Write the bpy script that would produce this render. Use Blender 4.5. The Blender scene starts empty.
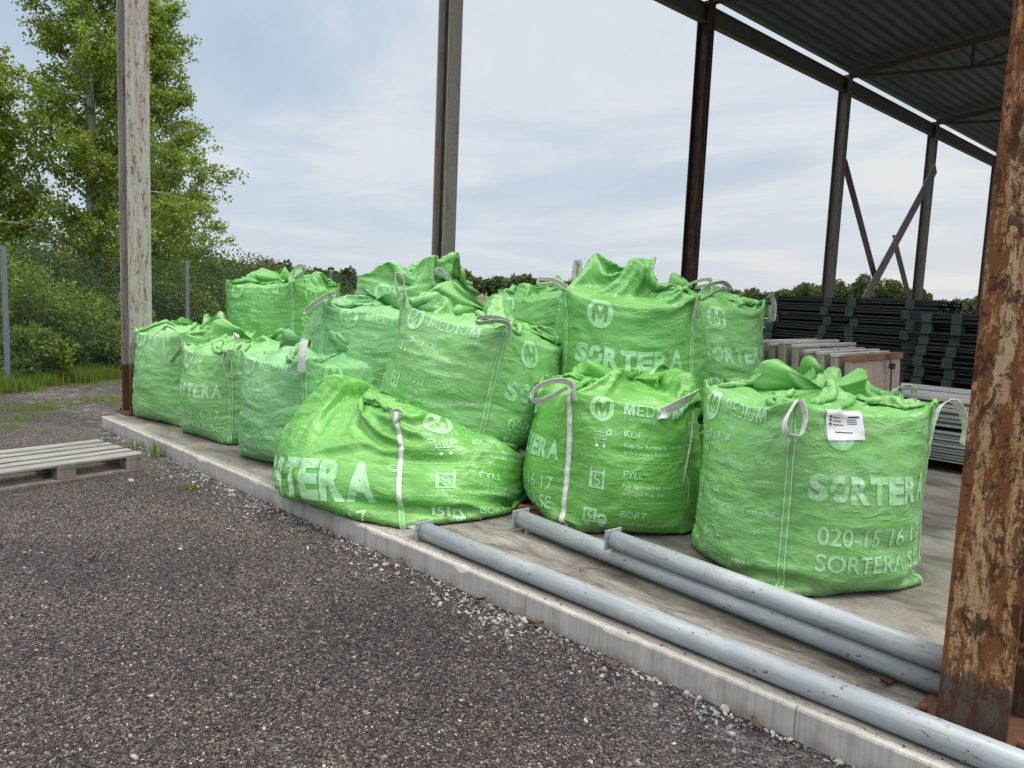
import bpy, bmesh, math, random
import numpy as np
from mathutils import Vector, Matrix, Euler
F32 = np.float32
rad = math.radians
COL = bpy.context.scene.collection

# ------------------------------------------------------------------ woven sack cloth, solved as a small cloth simulation
NF = 36            # columns per side of the sack
NW = 37            # rows of the wall
NS = 22            # rows of the loose top skirt
def sim_bag(seed, rb=0.10, cone=0., corner=0.35, w=0.9, d=0.9, h=1.0, skirt=0.45, fill=0.86, press=11., lump=0.05, mound=0.06, pull=(0., 0.), ring=(.50, .12), rang=.4, box=0.965, pw=7.,
            peaks=(), steps=260, belly=1.0, ceil_plane=None, base=(1.0, 1.0), folds=1.0):
    """rows x columns x 3 cloth of one filled sack, standing on z = 0, centred, side 0 facing -y, columns counter-clockwise."""
    rng = np.random.default_rng(seed)
    C = 4 * NF; Rr = NW + NS
    s = np.linspace(0, 1, NF, endpoint=False)
    hw, hd = w / 2, d / 2
    ring0 = np.concatenate([np.stack([-hw + w*s, 0*s - hd], 1), np.stack([0*s + hw, -hd + d*s], 1),
                            np.stack([hw - w*s, 0*s + hd], 1), np.stack([0*s - hw, hd - d*s], 1)])
    du = np.concatenate([np.full(NF, w/NF), np.full(NF, d/NF)]*2).astype(F32)
    dvw = h / (NW - 1); dvs = skirt / NS
    P = np.zeros((Rr, C, 3))
    for r in range(Rr):
        if r < NW:
            P[r, :, :2] = ring0; P[r, :, 2] = r * dvw
        else:
            k = (r - NW + 1) / NS
            P[r, :, :2] = ring0 * (1 - k*0.72) + np.array(pull) * k
            P[r, :, 2] = h + 0.40*skirt*k
    # smooth random field that breaks the symmetry
    def smooth(shape, n):
        q = rng.normal(size=shape)
        for _ in range(n):
            q = (q + np.roll(q, 1, 1) + np.roll(q, -1, 1))/3
            q[1:-1] = (q[:-2] + q[1:-1]*2 + q[2:])/4
        return q / q.std()
    P += 0.004*folds*np.stack([smooth((Rr, C), 2) for _ in range(3)], 2)
    P[NW:] += 0.030*folds*np.stack([smooth((Rr, C), 9) for _ in range(3)], 2)[NW:]*np.linspace(0.2, 1, NS)[:, None, None]
    pin = P[0].copy(); pin[:, :2] = ring0*np.array(base); pin[:, 2] = 0.0
    P = P.astype(F32); V = np.zeros_like(P); prev = P.copy()
    lumpf = (1 + 0.35*smooth((Rr, C), 10)).astype(F32)
    ca, sa = math.cos(rang), math.sin(rang)
    q0 = np.stack([ring0[:, 0]*ca + ring0[:, 1]*sa, -ring0[:, 0]*sa + ring0[:, 1]*ca], 1)*np.array(ring)
    q0 += 0.05*folds*smooth((4, C), 6)[:2].T
    tgt = (np.stack([q0[:, 0]*ca - q0[:, 1]*sa, q0[:, 0]*sa + q0[:, 1]*ca], 1) + np.array(pull)).astype(F32)
    gx, gy = rng.uniform(0, 7, 2)
    def fillz(x, y):
        q = np.sin(9*x + gx)*np.cos(8*y + gy)*lump + 0.5*lump*np.sin(19*x + gy)*np.sin(17*y + gx)
        e = np.maximum(np.abs(x)/hw, np.abs(y)/hd)/(1 - cone*0.8)
        return fill + q*np.clip(1.3 - e, 0.15, 1) + mound*(1 - e*e) - 0.15*np.clip(e - 0.9, 0, 1)
    dv = np.concatenate([np.full(NW - 1, dvw), np.full(NS, dvs)]).astype(F32)
    dt = F32(1/100.)
    def pair(a, b, rest, k, one=False):
        dl = b - a
        L = np.sqrt((dl*dl).sum(-1)) + F32(1e-9)
        c = (L - rest)/L
        if one: c = np.minimum(c, 0)         # only resists folding flat
        dl *= (F32(k)*F32(0.5)*c)[..., None]
        a += dl; b -= dl
    diag = np.sqrt(du[None, :]**2 + dv[:, None]**2)
    for it in range(steps):
        # outward normals
        tu = np.roll(P, -1, 1) - np.roll(P, 1, 1)
        tv = np.empty_like(P); tv[1:-1] = P[2:] - P[:-2]; tv[0] = P[1] - P[0]; tv[-1] = P[-1] - P[-2]
        n = np.cross(tu, tv); n /= np.sqrt((n*n).sum(-1, keepdims=True)) + F32(1e-9)
        pr = F32(press)*np.clip((F32(fill) - P[..., 2])/F32(fill), 0, 1)*lumpf
        pr[NW:] = 0
        acc = n*pr[..., None]
        acc[NW:, :, 2] -= 9.8; acc[:NW, :, 2] -= 1.5
        V += acc*dt
        V *= 0.965
        prev[:] = P
        P += V*dt
        if True:
            kk = min(1, it/(steps*0.25))
            P[-1, :, :2] += (tgt - P[-1, :, :2])*F32(0.10*kk)
        for (c0, r0, rr, z) in peaks:         # a fold that was left standing
            i0 = int(c0*C) % C; r1 = NW + int(r0*(NS - 1))
            idx = np.arange(i0 - 3, i0 + 4) % C
            P[r1, idx, 2] += (F32(z) - P[r1, idx, 2])*F32(0.25)
        for _ in range(5):
            for off in (0, 1):
                if off == 0: a = P[:, 0::2]; b = P[:, 1::2]; pair(a, b, du[0::2], 1.0)
                else:
                    b = np.roll(P[:, 0::2], -1, 1); a = P[:, 1::2]; pair(a, b, du[1::2], 1.0); P[:, 0::2] = np.roll(b, 1, 1)
            for off in (0, 1):
                a = P[off:-1:2]; b = P[off + 1::2]; m = min(len(a), len(b)); pair(a[:m], b[:m], dv[off::2][:m, None], 1.0)
            # shear
            Q = np.roll(P, -1, 1)
            for off in (0, 1):
                a = P[off:-1:2]; b = Q[off + 1::2]; m = min(len(a), len(b)); pair(a[:m], b[:m], diag[off::2][:m], 0.25)
            P = np.roll(Q, 1, 1)*F32(0.5) + P*F32(0.5)
            Q = np.roll(P, -1, 1)
            for off in (0, 1):
                a = Q[off:-1:2]; b = P[off + 1::2]; m = min(len(a), len(b)); pair(a[:m], b[:m], diag[off::2][:m], 0.25)
            P = np.roll(Q, 1, 1)*F32(0.5) + P*F32(0.5)
            # bending: keeps every third vertex apart
            for st, kb in ((2, 0.30),):
                A = P.copy(); Bq = np.roll(P, -st, 1)
                dl = Bq - A; L = np.sqrt((dl*dl).sum(-1)) + F32(1e-9)
                rest = du*st*F32(0.93); c = np.minimum((L - rest)/L, 0)*F32(kb*0.5)
                dl *= c[..., None]
                P += dl; P -= np.roll(dl, st, 1)
                dl = P[st:] - P[:-st]; L = np.sqrt((dl*dl).sum(-1)) + F32(1e-9)
                rest = (np.minimum(dv[1:], dv[:-1])*2*F32(0.93))[:, None]; c = np.minimum((L - rest)/L, 0)*F32(kb*0.5)
                dl *= c[..., None]
                P[:-st] += dl; P[st:] -= dl
            for st in (6, 12):
                T_ = P[NW:]; dl = np.roll(T_, -st, 1) - T_; L = np.sqrt((dl*dl).sum(-1)) + F32(1e-9)
                c = np.minimum((L - du*st*F32(.66))/L, 0)*F32(.2); dl *= c[..., None]
                P[NW:] = T_ + dl - np.roll(dl, st, 1)
            P[0] = pin
            if corner:                        # the loops keep the four top corners standing square
                for kc in range(4):
                    ii = np.arange(kc*NF - 1, kc*NF + 2) % C; q = ring0[(kc*NF) % C]*0.985
                    P[NW - 4:NW, ii, :2] += (q[None, None] + (ring0[ii] - ring0[(kc*NF) % C])[None] - P[NW - 4:NW, ii, :2]).astype(F32)*F32(corner)
                    zt = (np.arange(NW - 4, NW)*dvw)[:, None] - h + min(h, fill + .05)
                    P[NW - 4:NW, ii, 2] += (zt - P[NW - 4:NW, ii, 2]).astype(F32)*F32(corner*.6)
            z = P[NW - 2:, :, 2]
            fz = fillz(P[NW - 2:, :, 0], P[NW - 2:, :, 1]).astype(F32)
            P[NW - 2:, :, 2] = np.maximum(z, fz)
            P[1:NW, :, 2] = np.maximum(P[1:NW, :, 2], F32(0.006))
            # the filling is solid: the wall cannot fall inward
            zz = P[1:NW, :, 2]; bx = box*(1 - rb*np.clip(1 - zz/(0.30*h), 0, 1)**2)*(1 - cone*zz/h)
            e = ((np.abs(P[1:NW, :, 0])/hw)**pw + (np.abs(P[1:NW, :, 1])/hd)**pw)**(1/pw) + 1e-6
            k_ = np.where(zz < fill + .03, np.maximum(bx/e, 1), 1).astype(F32)
            P[1:NW, :, :2] *= k_[..., None]
            if ceil_plane is not None:
                a_, b_, c_ = ceil_plane
                P[..., 2] = np.minimum(P[..., 2], (a_*P[..., 0] + b_*P[..., 1] + c_).astype(F32))
        V = (P - prev)/dt
        sp = np.sqrt((V*V).sum(-1, keepdims=True)); V *= np.minimum(1, F32(2.0)/(sp + F32(1e-6)))
    return P.astype(np.float64)

def refine(P):
    """Catmull-Rom to twice the resolution, columns closed."""
    a = np.roll(P, 1, 1); c = np.roll(P, -1, 1); d = np.roll(P, -2, 1)
    mid = (-a + 9*P + 9*c - d)/16
    Q = np.empty((P.shape[0], P.shape[1]*2, 3)); Q[:, 0::2] = P; Q[:, 1::2] = mid
    E = np.concatenate([2*Q[:1] - Q[1:2], Q, 2*Q[-1:] - Q[-2:-1]])
    m = (-E[:-3] + 9*E[1:-2] + 9*E[2:-1] - E[3:])/16
    S = np.empty((Q.shape[0]*2 - 1, Q.shape[1], 3)); S[0::2] = Q; S[1::2] = m
    return S

def orient_noise(shape, du, dv, lu, lv, ang, rng):
    """periodic random field of wrinkles: lu metres long, lv metres wide, turned by ang."""
    R, C = shape
    Rp = R + 24
    q = np.fft.fft2(rng.normal(size=(Rp, C)))
    fu = np.fft.fftfreq(C, du)[None, :]; fv = np.fft.fftfreq(Rp, dv)[:, None]
    a = fu*math.cos(ang) + fv*math.sin(ang); b = -fu*math.sin(ang) + fv*math.cos(ang)
    k = np.exp(-0.5*((a*lu*2.2)**2 + (b*lv*2.2)**2))
    o = np.fft.ifft2(q*k).real[:R]
    return o/o.std()

def wrinkle(S, seed, amp=0.010, w=0.9, h=1.0):
    rng = np.random.default_rng(seed + 77)
    R, C = S.shape[:2]; du = 4*w/C; dv = h/(2*NW)
    tu = np.roll(S, -1, 1) - np.roll(S, 1, 1); tv = np.gradient(S, axis=0)
    n = np.cross(tu, tv); n /= np.linalg.norm(n, axis=-1, keepdims=True) + 1e-9
    H = np.zeros((R, C))
    for ang, lu, lv, am in ((0.0, .30, .026, .40), (0.22, .24, .034, .45), (-0.26, .24, .032, .45), (0.1, .5, .07, 1.0), (-.12, .35, .10, .9), (1.2, .2, .04, .25), (-1.1, .2, .04, .25), (0., .14, .13, 1.2)):
        m = np.clip(0.30 + 0.85*orient_noise((R, C), du, dv, .22, .18, 0, rng), 0, 2)
        q = orient_noise((R, C), du, dv, lu, lv, ang, rng)
        ridge = 1 - 2*np.sqrt(np.abs(q)*0.8 + .02)
        H += am*m*(0.70*ridge + 0.30*q)
    # long folds that fan out from the loops and from the bottom corners
    uu = np.arange(C)*du; vv = np.arange(R)*dv
    for k in range(4):
        for v0, am, r0 in ((h, 1.5, .26), (.02, 1.0, .16)):
            d = uu - k*w; d = (d + 2*w) % (4*w) - 2*w; X, Y = np.meshgrid(d, vv - v0)
            r = np.hypot(X, Y) + 1e-6; th = np.arctan2(X, np.abs(Y) + 1e-6)
            ph = rng.uniform(0, 6, 3)
            q = np.cos(7*th + ph[0] + 3*r) + .6*np.cos(12*th + ph[1] - 4*r)
            H += am*(1 - 2*np.sqrt(np.abs(q)*.6 + .03))*np.exp(-r/r0)*np.clip(r/.06, 0, 1)*(Y < .02 if v0 > .5 else 1)
    fade = (np.clip(np.arange(R)/8., 0, 1)*(1 + .6*np.clip((np.arange(R) - 2*NW)/10., 0, 1)))[:, None]
    return S + n*(amp*0.5*H*fade)[..., None]

# ------------------------------------------------------------------ helpers
def mesh_np(name, v, f, mat, parent=None, smooth=False, uv=None, link=True):
    """one mesh object from arrays; f is an n x k array of faces"""
    v = np.asarray(v, np.float32).reshape(-1, 3); f = np.asarray(f, np.int32); k = f.shape[1]
    me = bpy.data.meshes.new(name)
    me.vertices.add(len(v)); me.vertices.foreach_set('co', v.ravel())
    me.loops.add(f.size); me.loops.foreach_set('vertex_index', f.ravel())
    me.polygons.add(len(f)); me.polygons.foreach_set('loop_start', np.arange(0, f.size, k, dtype=np.int32))
    me.polygons.foreach_set('use_smooth', np.full(len(f), smooth))
    if uv is not None:
        l = me.uv_layers.new(name='UVMap'); l.data.foreach_set('uv', np.asarray(uv, np.float32)[f.ravel()].ravel())
    me.update(calc_edges=True); me.validate()
    me.materials.append(mat)
    o = bpy.data.objects.new(name, me); COL.objects.link(o); o.parent = parent
    return o

class MB:
    """collects boxes, bars and tubes into one bmesh"""
    def __init__(s): s.bm = bmesh.new()
    def box(s, lo, hi, rot=None, bevel=0.0, piv=None):
        lo = Vector(lo); hi = Vector(hi); c = (lo + hi)/2; d = hi - lo
        m = Matrix.Translation(c) @ Matrix.Diagonal((*d, 1))
        if rot is not None:
            p = Vector(piv) if piv is not None else c
            m = Matrix.Translation(p) @ rot.to_4x4() @ Matrix.Translation(-p) @ m
        r = bmesh.ops.create_cube(s.bm, size=1, matrix=m)
        if bevel:
            es = list({e for v in r['verts'] for e in v.link_edges})
            bmesh.ops.bevel(s.bm, geom=es, offset=bevel, segments=1, affect='EDGES', profile=0.5)
        return s
    def prism(s, prof, a, b, xdir=None):
        """profile points (u, v) swept from a to b; u along xdir"""
        a = Vector(a); b = Vector(b); w = (b - a).normalized()
        u = Vector(xdir) if xdir is not None else (Vector((0, 0, 1)).cross(w) if abs(w.z) < .9 else Vector((1, 0, 0)))
        u = (u - w*u.dot(w)).normalized(); v = w.cross(u)
        r0 = [s.bm.verts.new(a + u*p[0] + v*p[1]) for p in prof]; r1 = [s.bm.verts.new(b + u*p[0] + v*p[1]) for p in prof]
        n = len(prof)
        for i in range(n): s.bm.faces.new((r0[i], r0[(i+1) % n], r1[(i+1) % n], r1[i]))
        s.bm.faces.new(r0[::-1]); s.bm.faces.new(r1)
        return s
    def bar(s, a, b, w, h):
        return s.prism([(-w/2, -h/2), (w/2, -h/2), (w/2, h/2), (-w/2, h/2)], a, b)
    def tube(s, pts, rads, seg=8, caps=True):
        pts = [Vector(p) for p in pts]; rings = []
        for i, p in enumerate(pts):
            t = (pts[min(i+1, len(pts)-1)] - pts[max(i-1, 0)]).normalized()
            u = t.cross(Vector((0.31, 0.2, 1))).normalized() if abs(t.z) < .95 else t.cross(Vector((1, 0.1, 0))).normalized()
            v = t.cross(u); r = rads[i] if hasattr(rads, '__len__') else rads
            rings.append([s.bm.verts.new(p + (u*math.cos(k*2*math.pi/seg) + v*math.sin(k*2*math.pi/seg))*r) for k in range(seg)])
        for a, b in zip(rings, rings[1:]):
            for k in range(seg): s.bm.faces.new((a[k], a[(k+1) % seg], b[(k+1) % seg], b[k])).smooth = True
        if caps:
            s.bm.faces.new(rings[0][::-1]); s.bm.faces.new(rings[-1])
        return s
    def build(s, name, mat, parent=None, smooth=False):
        bmesh.ops.recalc_face_normals(s.bm, faces=s.bm.faces)
        me = bpy.data.meshes.new(name); s.bm.to_mesh(me); s.bm.free()
        if smooth: me.polygons.foreach_set('use_smooth', [True]*len(me.polygons))
        me.materials.append(mat)
        o = bpy.data.objects.new(name, me); COL.objects.link(o); o.parent = parent
        return o

def tag(o, label=None, cat=None, group=None, kind=None):
    if label: o['label'] = label
    if cat: o['category'] = cat
    if group: o['group'] = group
    if kind: o['kind'] = kind
    return o
def empty(name, loc=(0, 0, 0), rz=0.):
    o = bpy.data.objects.new(name, None); o.empty_display_size = 0.1; COL.objects.link(o)
    o.location = loc; o.rotation_euler = (0, 0, rz); return o
def copy_tree(o, parent=None):
    c = o.copy(); COL.objects.link(c); c.parent = parent
    for ch in list(o.children): copy_tree(ch, c)
    return c

# ------------------------------------------------------------------ materials
class NT:
    def __init__(s, name):
        s.m = bpy.data.materials.new(name); s.m.use_nodes = True; s.t = s.m.node_tree
        s.b = s.t.nodes['Principled BSDF']; s.out = s.t.nodes['Material Output']
    def n(s, typ, ins=None, **kw):
        nd = s.t.nodes.new(typ)
        for k, v in kw.items(): setattr(nd, k, v)
        for k, v in (ins or {}).items():
            sock = nd.inputs[k]
            if isinstance(v, bpy.types.NodeSocket): s.t.links.new(v, sock)
            else: sock.default_value = v
        return nd
    def link(s, a, b): s.t.links.new(a, b)
    def coord(s, kind='Object', scale=(1, 1, 1)):
        c = s.n('ShaderNodeTexCoord'); return s.n('ShaderNodeMapping', {'Vector': c.outputs[kind], 'Scale': scale}).outputs[0]
    def noise(s, vec, scale, detail=4., rough=.6, dist=0., typ='FBM', out=0):
        return s.n('ShaderNodeTexNoise', {'Vector': vec, 'Scale': scale, 'Detail': detail, 'Roughness': rough, 'Distortion': dist}, noise_type=typ).outputs[out]
    def vor(s, vec, scale, feature='F1', out='Distance', rnd=1.):
        nd = s.n('ShaderNodeTexVoronoi', {'Vector': vec, 'Scale': scale}, feature=feature); nd.inputs['Randomness'].default_value = rnd
        return nd.outputs[out]
    def ramp(s, fac, stops, interp='LINEAR'):
        nd = s.n('ShaderNodeValToRGB', {'Fac': fac}); cr = nd.color_ramp; cr.interpolation = interp
        while len(cr.elements) < len(stops): cr.elements.new(0.5)
        for e, (p, c) in zip(cr.elements, stops):
            e.position = p; e.color = (c, c, c, 1) if isinstance(c, (int, float)) else (*c, 1)
        return nd.outputs[0]
    def mix(s, fac, a, b, mode='MIX'):
        nd = s.n('ShaderNodeMix', data_type='RGBA', blend_type=mode)
        for k, v in ((0, fac), (6, a), (7, b)):
            if isinstance(v, bpy.types.NodeSocket): s.link(v, nd.inputs[k])
            elif k == 0: nd.inputs[k].default_value = v
            else: nd.inputs[k].default_value = (*v, 1)
        return nd.outputs[2]
    def math(s, op, a, b=0., c=None):
        nd = s.n('ShaderNodeMath', {0: a, 1: b}, operation=op)
        if c is not None: nd.inputs[2].default_value = c
        return nd.outputs[0]
    def bump(s, h, strength=.5, dist=.01, normal=None):
        ins = {'Height': h, 'Strength': strength, 'Distance': dist}
        if normal is not None: ins['Normal'] = normal
        return s.n('ShaderNodeBump', ins).outputs[0]
    def fin(s, col=None, rough=.6, normal=None, metal=0., spec=None):
        for k, v in (('Base Color', col), ('Roughness', rough), ('Normal', normal), ('Metallic', metal), ('Specular IOR Level', spec)):
            if v is None: continue
            if isinstance(v, bpy.types.NodeSocket): s.link(v, s.b.inputs[k])
            elif k == 'Base Color': s.b.inputs[k].default_value = (*v, 1)
            else: s.b.inputs[k].default_value = v
        return s.m

def mat_sack(name, c0, c1, c2):
    t = NT(name); uv = t.coord('UV')
    w = t.noise(uv, 3.2, 5, .62, .6); st = t.noise(t.coord('UV', (1, 3.2, 1)), 5.5, 7, .72, 1.)
    col = t.mix(t.ramp(w, [(.36, 0.), (.64, 1.)]), c0, c1)
    col = t.mix(t.math('MULTIPLY', t.ramp(st, [(.47, 0.), (.68, 1.)]), .8), col, c2)
    dirt = t.noise(t.coord('Object'), 5, 5, .7)
    hz = t.n('ShaderNodeSeparateXYZ', {0: t.coord('Object')}).outputs[2]
    low = t.math('MULTIPLY', t.ramp(hz, [(0., 1.), (.16, 0.)]), t.ramp(dirt, [(.42, 0.), (.6, .9)]))
    col = t.mix(low, col, (.10, .13, .06))
    # crinkles of the woven film: sharp creases, mostly running across
    r1 = t.noise(t.coord('UV', (1, 2.6, 1)), 9, 3, .55, 1.2, 'RIDGED_MULTIFRACTAL')
    r2 = t.noise(t.coord('UV', (1, 1.5, 1)), 22, 3, .6, .8, 'RIDGED_MULTIFRACTAL')
    r3 = t.noise(uv, 60, 3, .6)
    weave = t.n('ShaderNodeTexChecker', {'Vector': uv, 'Scale': 240.}).outputs['Fac']
    mk = t.ramp(t.noise(uv, 4.5, 3, .6, .5), [(.38, .25), (.66, 1.)]); n1 = t.bump(t.math('MULTIPLY', r1, mk), .65, .014); n2 = t.bump(t.math('MULTIPLY', r2, mk), .5, .009, n1); n3 = t.bump(r3, .6, .0035, n2); n4 = t.bump(weave, .12, .0008, n3)
    m = t.fin(col, t.ramp(t.noise(uv, 7, 4), [(.3, .22), (.7, .40)]), n4, spec=.5)
    # thin film lets a little of the light through
    tr = t.n('ShaderNodeBsdfTranslucent', {'Color': col, 'Normal': n4}); ms = t.n('ShaderNodeMixShader', {0: .12})
    t.link(t.b.outputs[0], ms.inputs[1]); t.link(tr.outputs[0], ms.inputs[2]); t.link(ms.outputs[0], t.out.inputs[0])
    return m
SACK = {'vivid': mat_sack('sack_vivid', (.122, .40, .062), (.170, .49, .092), (.265, .56, .18)),
        'mid': mat_sack('sack_mid', (.165, .45, .115), (.230, .54, .165), (.370, .64, .31)),
        'minty': mat_sack('sack_minty', (.160, .42, .150), (.220, .50, .205), (.350, .61, .34)),
        'deep': mat_sack('sack_deep', (.120, .39, .075), (.170, .47, .110), (.260, .54, .21))}
def mat_print(name, amount):
    t = NT(name); o = t.coord('Object')
    f = t.ramp(t.noise(o, 14, 5, .75, .5), [(.34, .25), (.62, 1.)])
    f2 = t.ramp(t.noise(o, 90, 2, .6), [(.3, .55), (.55, 1.)])
    col = t.mix(t.math('MULTIPLY', t.math('MULTIPLY', f, f2), amount), (.115, .47, .06), (.62, .83, .67))
    return t.fin(col, .45, t.bump(t.noise(o, 70, 3), .3, .003))
PRINT = {'fresh': mat_print('print_fresh', .74), 'worn': mat_print('print_worn', .74), 'faint': mat_print('print_faint', .5)}
def mat_web(name, c):
    t = NT(name); o = t.coord('Object')
    col = t.mix(t.ramp(t.noise(o, 26, 5, .7), [(.4, 0.), (.75, 1.)]), c, tuple(x*.55 for x in c))
    return t.fin(col, .7, t.bump(t.noise(o, 300, 2), .5, .002))
WEB = mat_web('webbing_white', (.82, .81, .78)); WEBG = mat_web('webbing_grey', (.55, .56, .54)); WEBGREEN = mat_web('seam_green', (.20, .50, .16))
STITCH = mat_web('stitch_pale', (.55, .76, .50))

def mat_concrete():
    t = NT('concrete'); o = t.coord('Object'); xyz = t.n('ShaderNodeSeparateXYZ', {0: o})
    a = t.noise(o, 2.2, 7, .65, .3); b = t.noise(o, 55, 4, .7)
    col = t.mix(t.ramp(a, [(.32, 0.), (.68, 1.)]), (.160, .146, .122), (.285, .268, .235))
    col = t.mix(t.math('MULTIPLY', t.ramp(b, [(.4, 0.), (.75, 1.)]), .35), col, (.45, .43, .39))
    # dark foot and oil stains
    d = t.noise(t.coord('Object', (.7, 1.3, 1)), 1.9, 7, .7, .9)
    col = t.mix(t.math('MULTIPLY', t.ramp(d, [(.46, 0.), (.62, 1.)]), .68), col, (.070, .060, .048))
    # grime along the pipes, darkened further to paint in their contact shadow
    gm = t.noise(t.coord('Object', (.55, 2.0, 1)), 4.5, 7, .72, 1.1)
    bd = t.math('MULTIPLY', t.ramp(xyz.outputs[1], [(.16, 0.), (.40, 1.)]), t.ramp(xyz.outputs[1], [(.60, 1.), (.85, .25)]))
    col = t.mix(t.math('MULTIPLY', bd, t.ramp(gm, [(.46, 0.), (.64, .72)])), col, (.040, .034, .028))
    # crack that follows the edge
    nz = t.noise(t.coord('Object', (1, .35, 0)), 11, 3, .62)
    e = t.math('ABSOLUTE', t.math('SUBTRACT', xyz.outputs[1], t.math('MULTIPLY_ADD', nz, .075, .006)))
    col = t.mix(t.ramp(e, [(.0042, .97), (.0095, 0.)]), col, (.045, .04, .035))
    edge = t.ramp(xyz.outputs[1], [(.04, 1.), (.10, 0.)])
    col = t.mix(t.math('MULTIPLY', edge, .45), col, (.50, .48, .43))
    gr = t.ramp(e, [(.001, 0.), (.007, 1.)])
    n = t.bump(gr, .5, .006, t.bump(b, .35, .004, t.bump(a, .3, .01)))
    return t.fin(col, .88, n, spec=.25)
def mat_kerb():
    t = NT('concrete_face'); o = t.coord('Object'); xyz = t.n('ShaderNodeSeparateXYZ', {0: o})
    s1 = t.noise(t.coord('Object', (1, 1, .05)), 14, 5, .7); s2 = t.noise(t.coord('Object', (1, 1, .04)), 60, 3, .7); a = t.noise(o, 5, 6, .7)
    col = t.mix(t.ramp(s1, [(.3, 0.), (.7, 1.)]), (.29, .28, .255), (.46, .445, .41))
    col = t.mix(t.math('MULTIPLY', t.ramp(s2, [(.45, 0.), (.62, 1.)]), .45), col, (.50, .49, .46))
    col = t.mix(t.math('MULTIPLY', t.ramp(a, [(.5, 0.), (.72, 1.)]), .5), col, (.22, .185, .14))
    j = t.math('ABSOLUTE', t.math('SUBTRACT', t.math('FRACT', t.math('MULTIPLY', xyz.outputs[0], .71)), .5))
    jl = t.ramp(j, [(.0015, .8), (.004, 0.)])
    col = t.mix(jl, col, (.09, .08, .07))
    low = t.math('MULTIPLY', t.ramp(xyz.outputs[2], [(.0, 1.), (.06, 0.)]), t.ramp(a, [(.4, .1), (.6, .8)]))
    col = t.mix(low, col, (.15, .125, .10))
    return t.fin(col, .9, t.bump(s2, .25, .004, t.bump(a, .3, .008)), spec=.2)
def mat_ground():
    t = NT('ground'); o = t.coord('Object'); xyz = t.n('ShaderNodeSeparateXYZ', {0: o})
    v = t.vor(o, 100, out='Color'); r = t.n('ShaderNodeSeparateColor', {0: v}).outputs[0]
    stone = t.ramp(r, [(0., (.016, .013, .012)), (.42, (.056, .047, .045)), (.66, (.125, .103, .098)), (.84, (.215, .168, .154)), (.95, (.31, .28, .26)), (1., (.48, .45, .42))])
    v2 = t.vor(o, 190, out='Color'); r2 = t.n('ShaderNodeSeparateColor', {0: v2}).outputs[1]
    stone2 = t.ramp(r2, [(0., (.018, .015, .014)), (.5, (.068, .057, .054)), (.85, (.17, .142, .132)), (1., (.36, .33, .31))])
    g = t.mix(t.ramp(t.noise(o, 30, 3), [(.45, 0.), (.58, 1.)]), stone, stone2)
    big = t.ramp(t.noise(o, .8, 5, .6), [(.35, .66), (.65, 1.22)])
    g = t.mix(1., g, big, 'MULTIPLY')
    # pale grit washed along the foot of the slab
    k = t.math('MULTIPLY', t.ramp(xyz.outputs[1], [(-.42, 0.), (-.05, 1.)]) if False else t.ramp(t.math('ADD', xyz.outputs[1], 1.), [(.62, 0.), (.98, 1.)]), t.ramp(t.noise(o, 5, 5, .75), [(.52, 0.), (.66, 1.)]))
    g = t.mix(t.math('MULTIPLY', k, t.ramp(r, [(.15, .25), (.5, .95)])), g, (.40, .39, .37))
    # beyond the yard: rough grass
    far = t.ramp(t.math('ADD', t.math('MULTIPLY', xyz.outputs[0], -.1), t.math('MULTIPLY', t.noise(o, .9, 5, .7), .12)), [(.40, 0.), (.46, 1.)])
    gn = t.mix(t.noise(o, 4, 5, .7), (.045, .075, .018), (.13, .12, .06))
    moss = t.math('MULTIPLY', t.ramp(t.noise(o, 2.1, 5, .7), [(.60, 0.), (.70, .7)]), t.ramp(t.math('MULTIPLY', xyz.outputs[0], -.1), [(-.08, 0.), (.12, 1.)]))
    g = t.mix(moss, g, (.10, .11, .035))
    g = t.mix(far, g, gn)
    d1 = t.vor(o, 100); d2 = t.vor(o, 190)
    n = t.bump(t.math('ADD', t.math('MULTIPLY', d1, -1.), t.math('MULTIPLY', d2, -.4)), 1., .020)
    return t.fin(g, .8, n, spec=.3)
def mat_steel(name, paint, rust, amt, streak=.12, dark=None, lowz=.38):
    """painted steel with rust running down it"""
    t = NT(name); o = t.coord('Object'); xyz = t.n('ShaderNodeSeparateXYZ', {0: o})
    a = t.noise(t.coord('Object', (1, 1, streak)), 30, 8, .75, .5); b = t.noise(o, 11, 9, .78, .6); c = t.noise(t.coord('Object', (1, 1, .5)), 70, 4, .7)
    f = t.math('ADD', t.math('MULTIPLY', a, .62), t.math('MULTIPLY', b, .38))
    m = t.ramp(f, [(amt - .05, 1.), (amt + .045, 0.)])
    p = t.mix(t.ramp(c, [(.4, 0.), (.7, 1.)]), paint, tuple(x*.72 for x in paint))
    stain = t.ramp(f, [(amt, 1.), (amt + .10, 0.)])
    p = t.mix(t.math('MULTIPLY', stain, .55), p, (paint[0]*.75, paint[1]*.52, paint[2]*.33))
    rr = t.mix(t.ramp(c, [(.35, 0.), (.65, 1.)]), rust, tuple(x*.30 for x in rust))
    col = t.mix(m, p, rr)
    low = t.ramp(t.math('ADD', xyz.outputs[2], t.math('MULTIPLY', b, .35)), [(lowz if dark is None else .50, 1.), (lowz + .10 if dark is None else .60, 0.)])
    col = t.mix(t.math('MULTIPLY', low, .85), col, t.mix(t.ramp(b, [(.45, 0.), (.55, 1.)]), (.075, .030, .016), (.10, .036, .018) if dark is None else dark))
    return t.fin(col, t.ramp(m, [(0., .5), (1., .85)]), t.bump(t.math('ADD', m, t.math('MULTIPLY', c, .5)), .4, .003), spec=.35)
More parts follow.
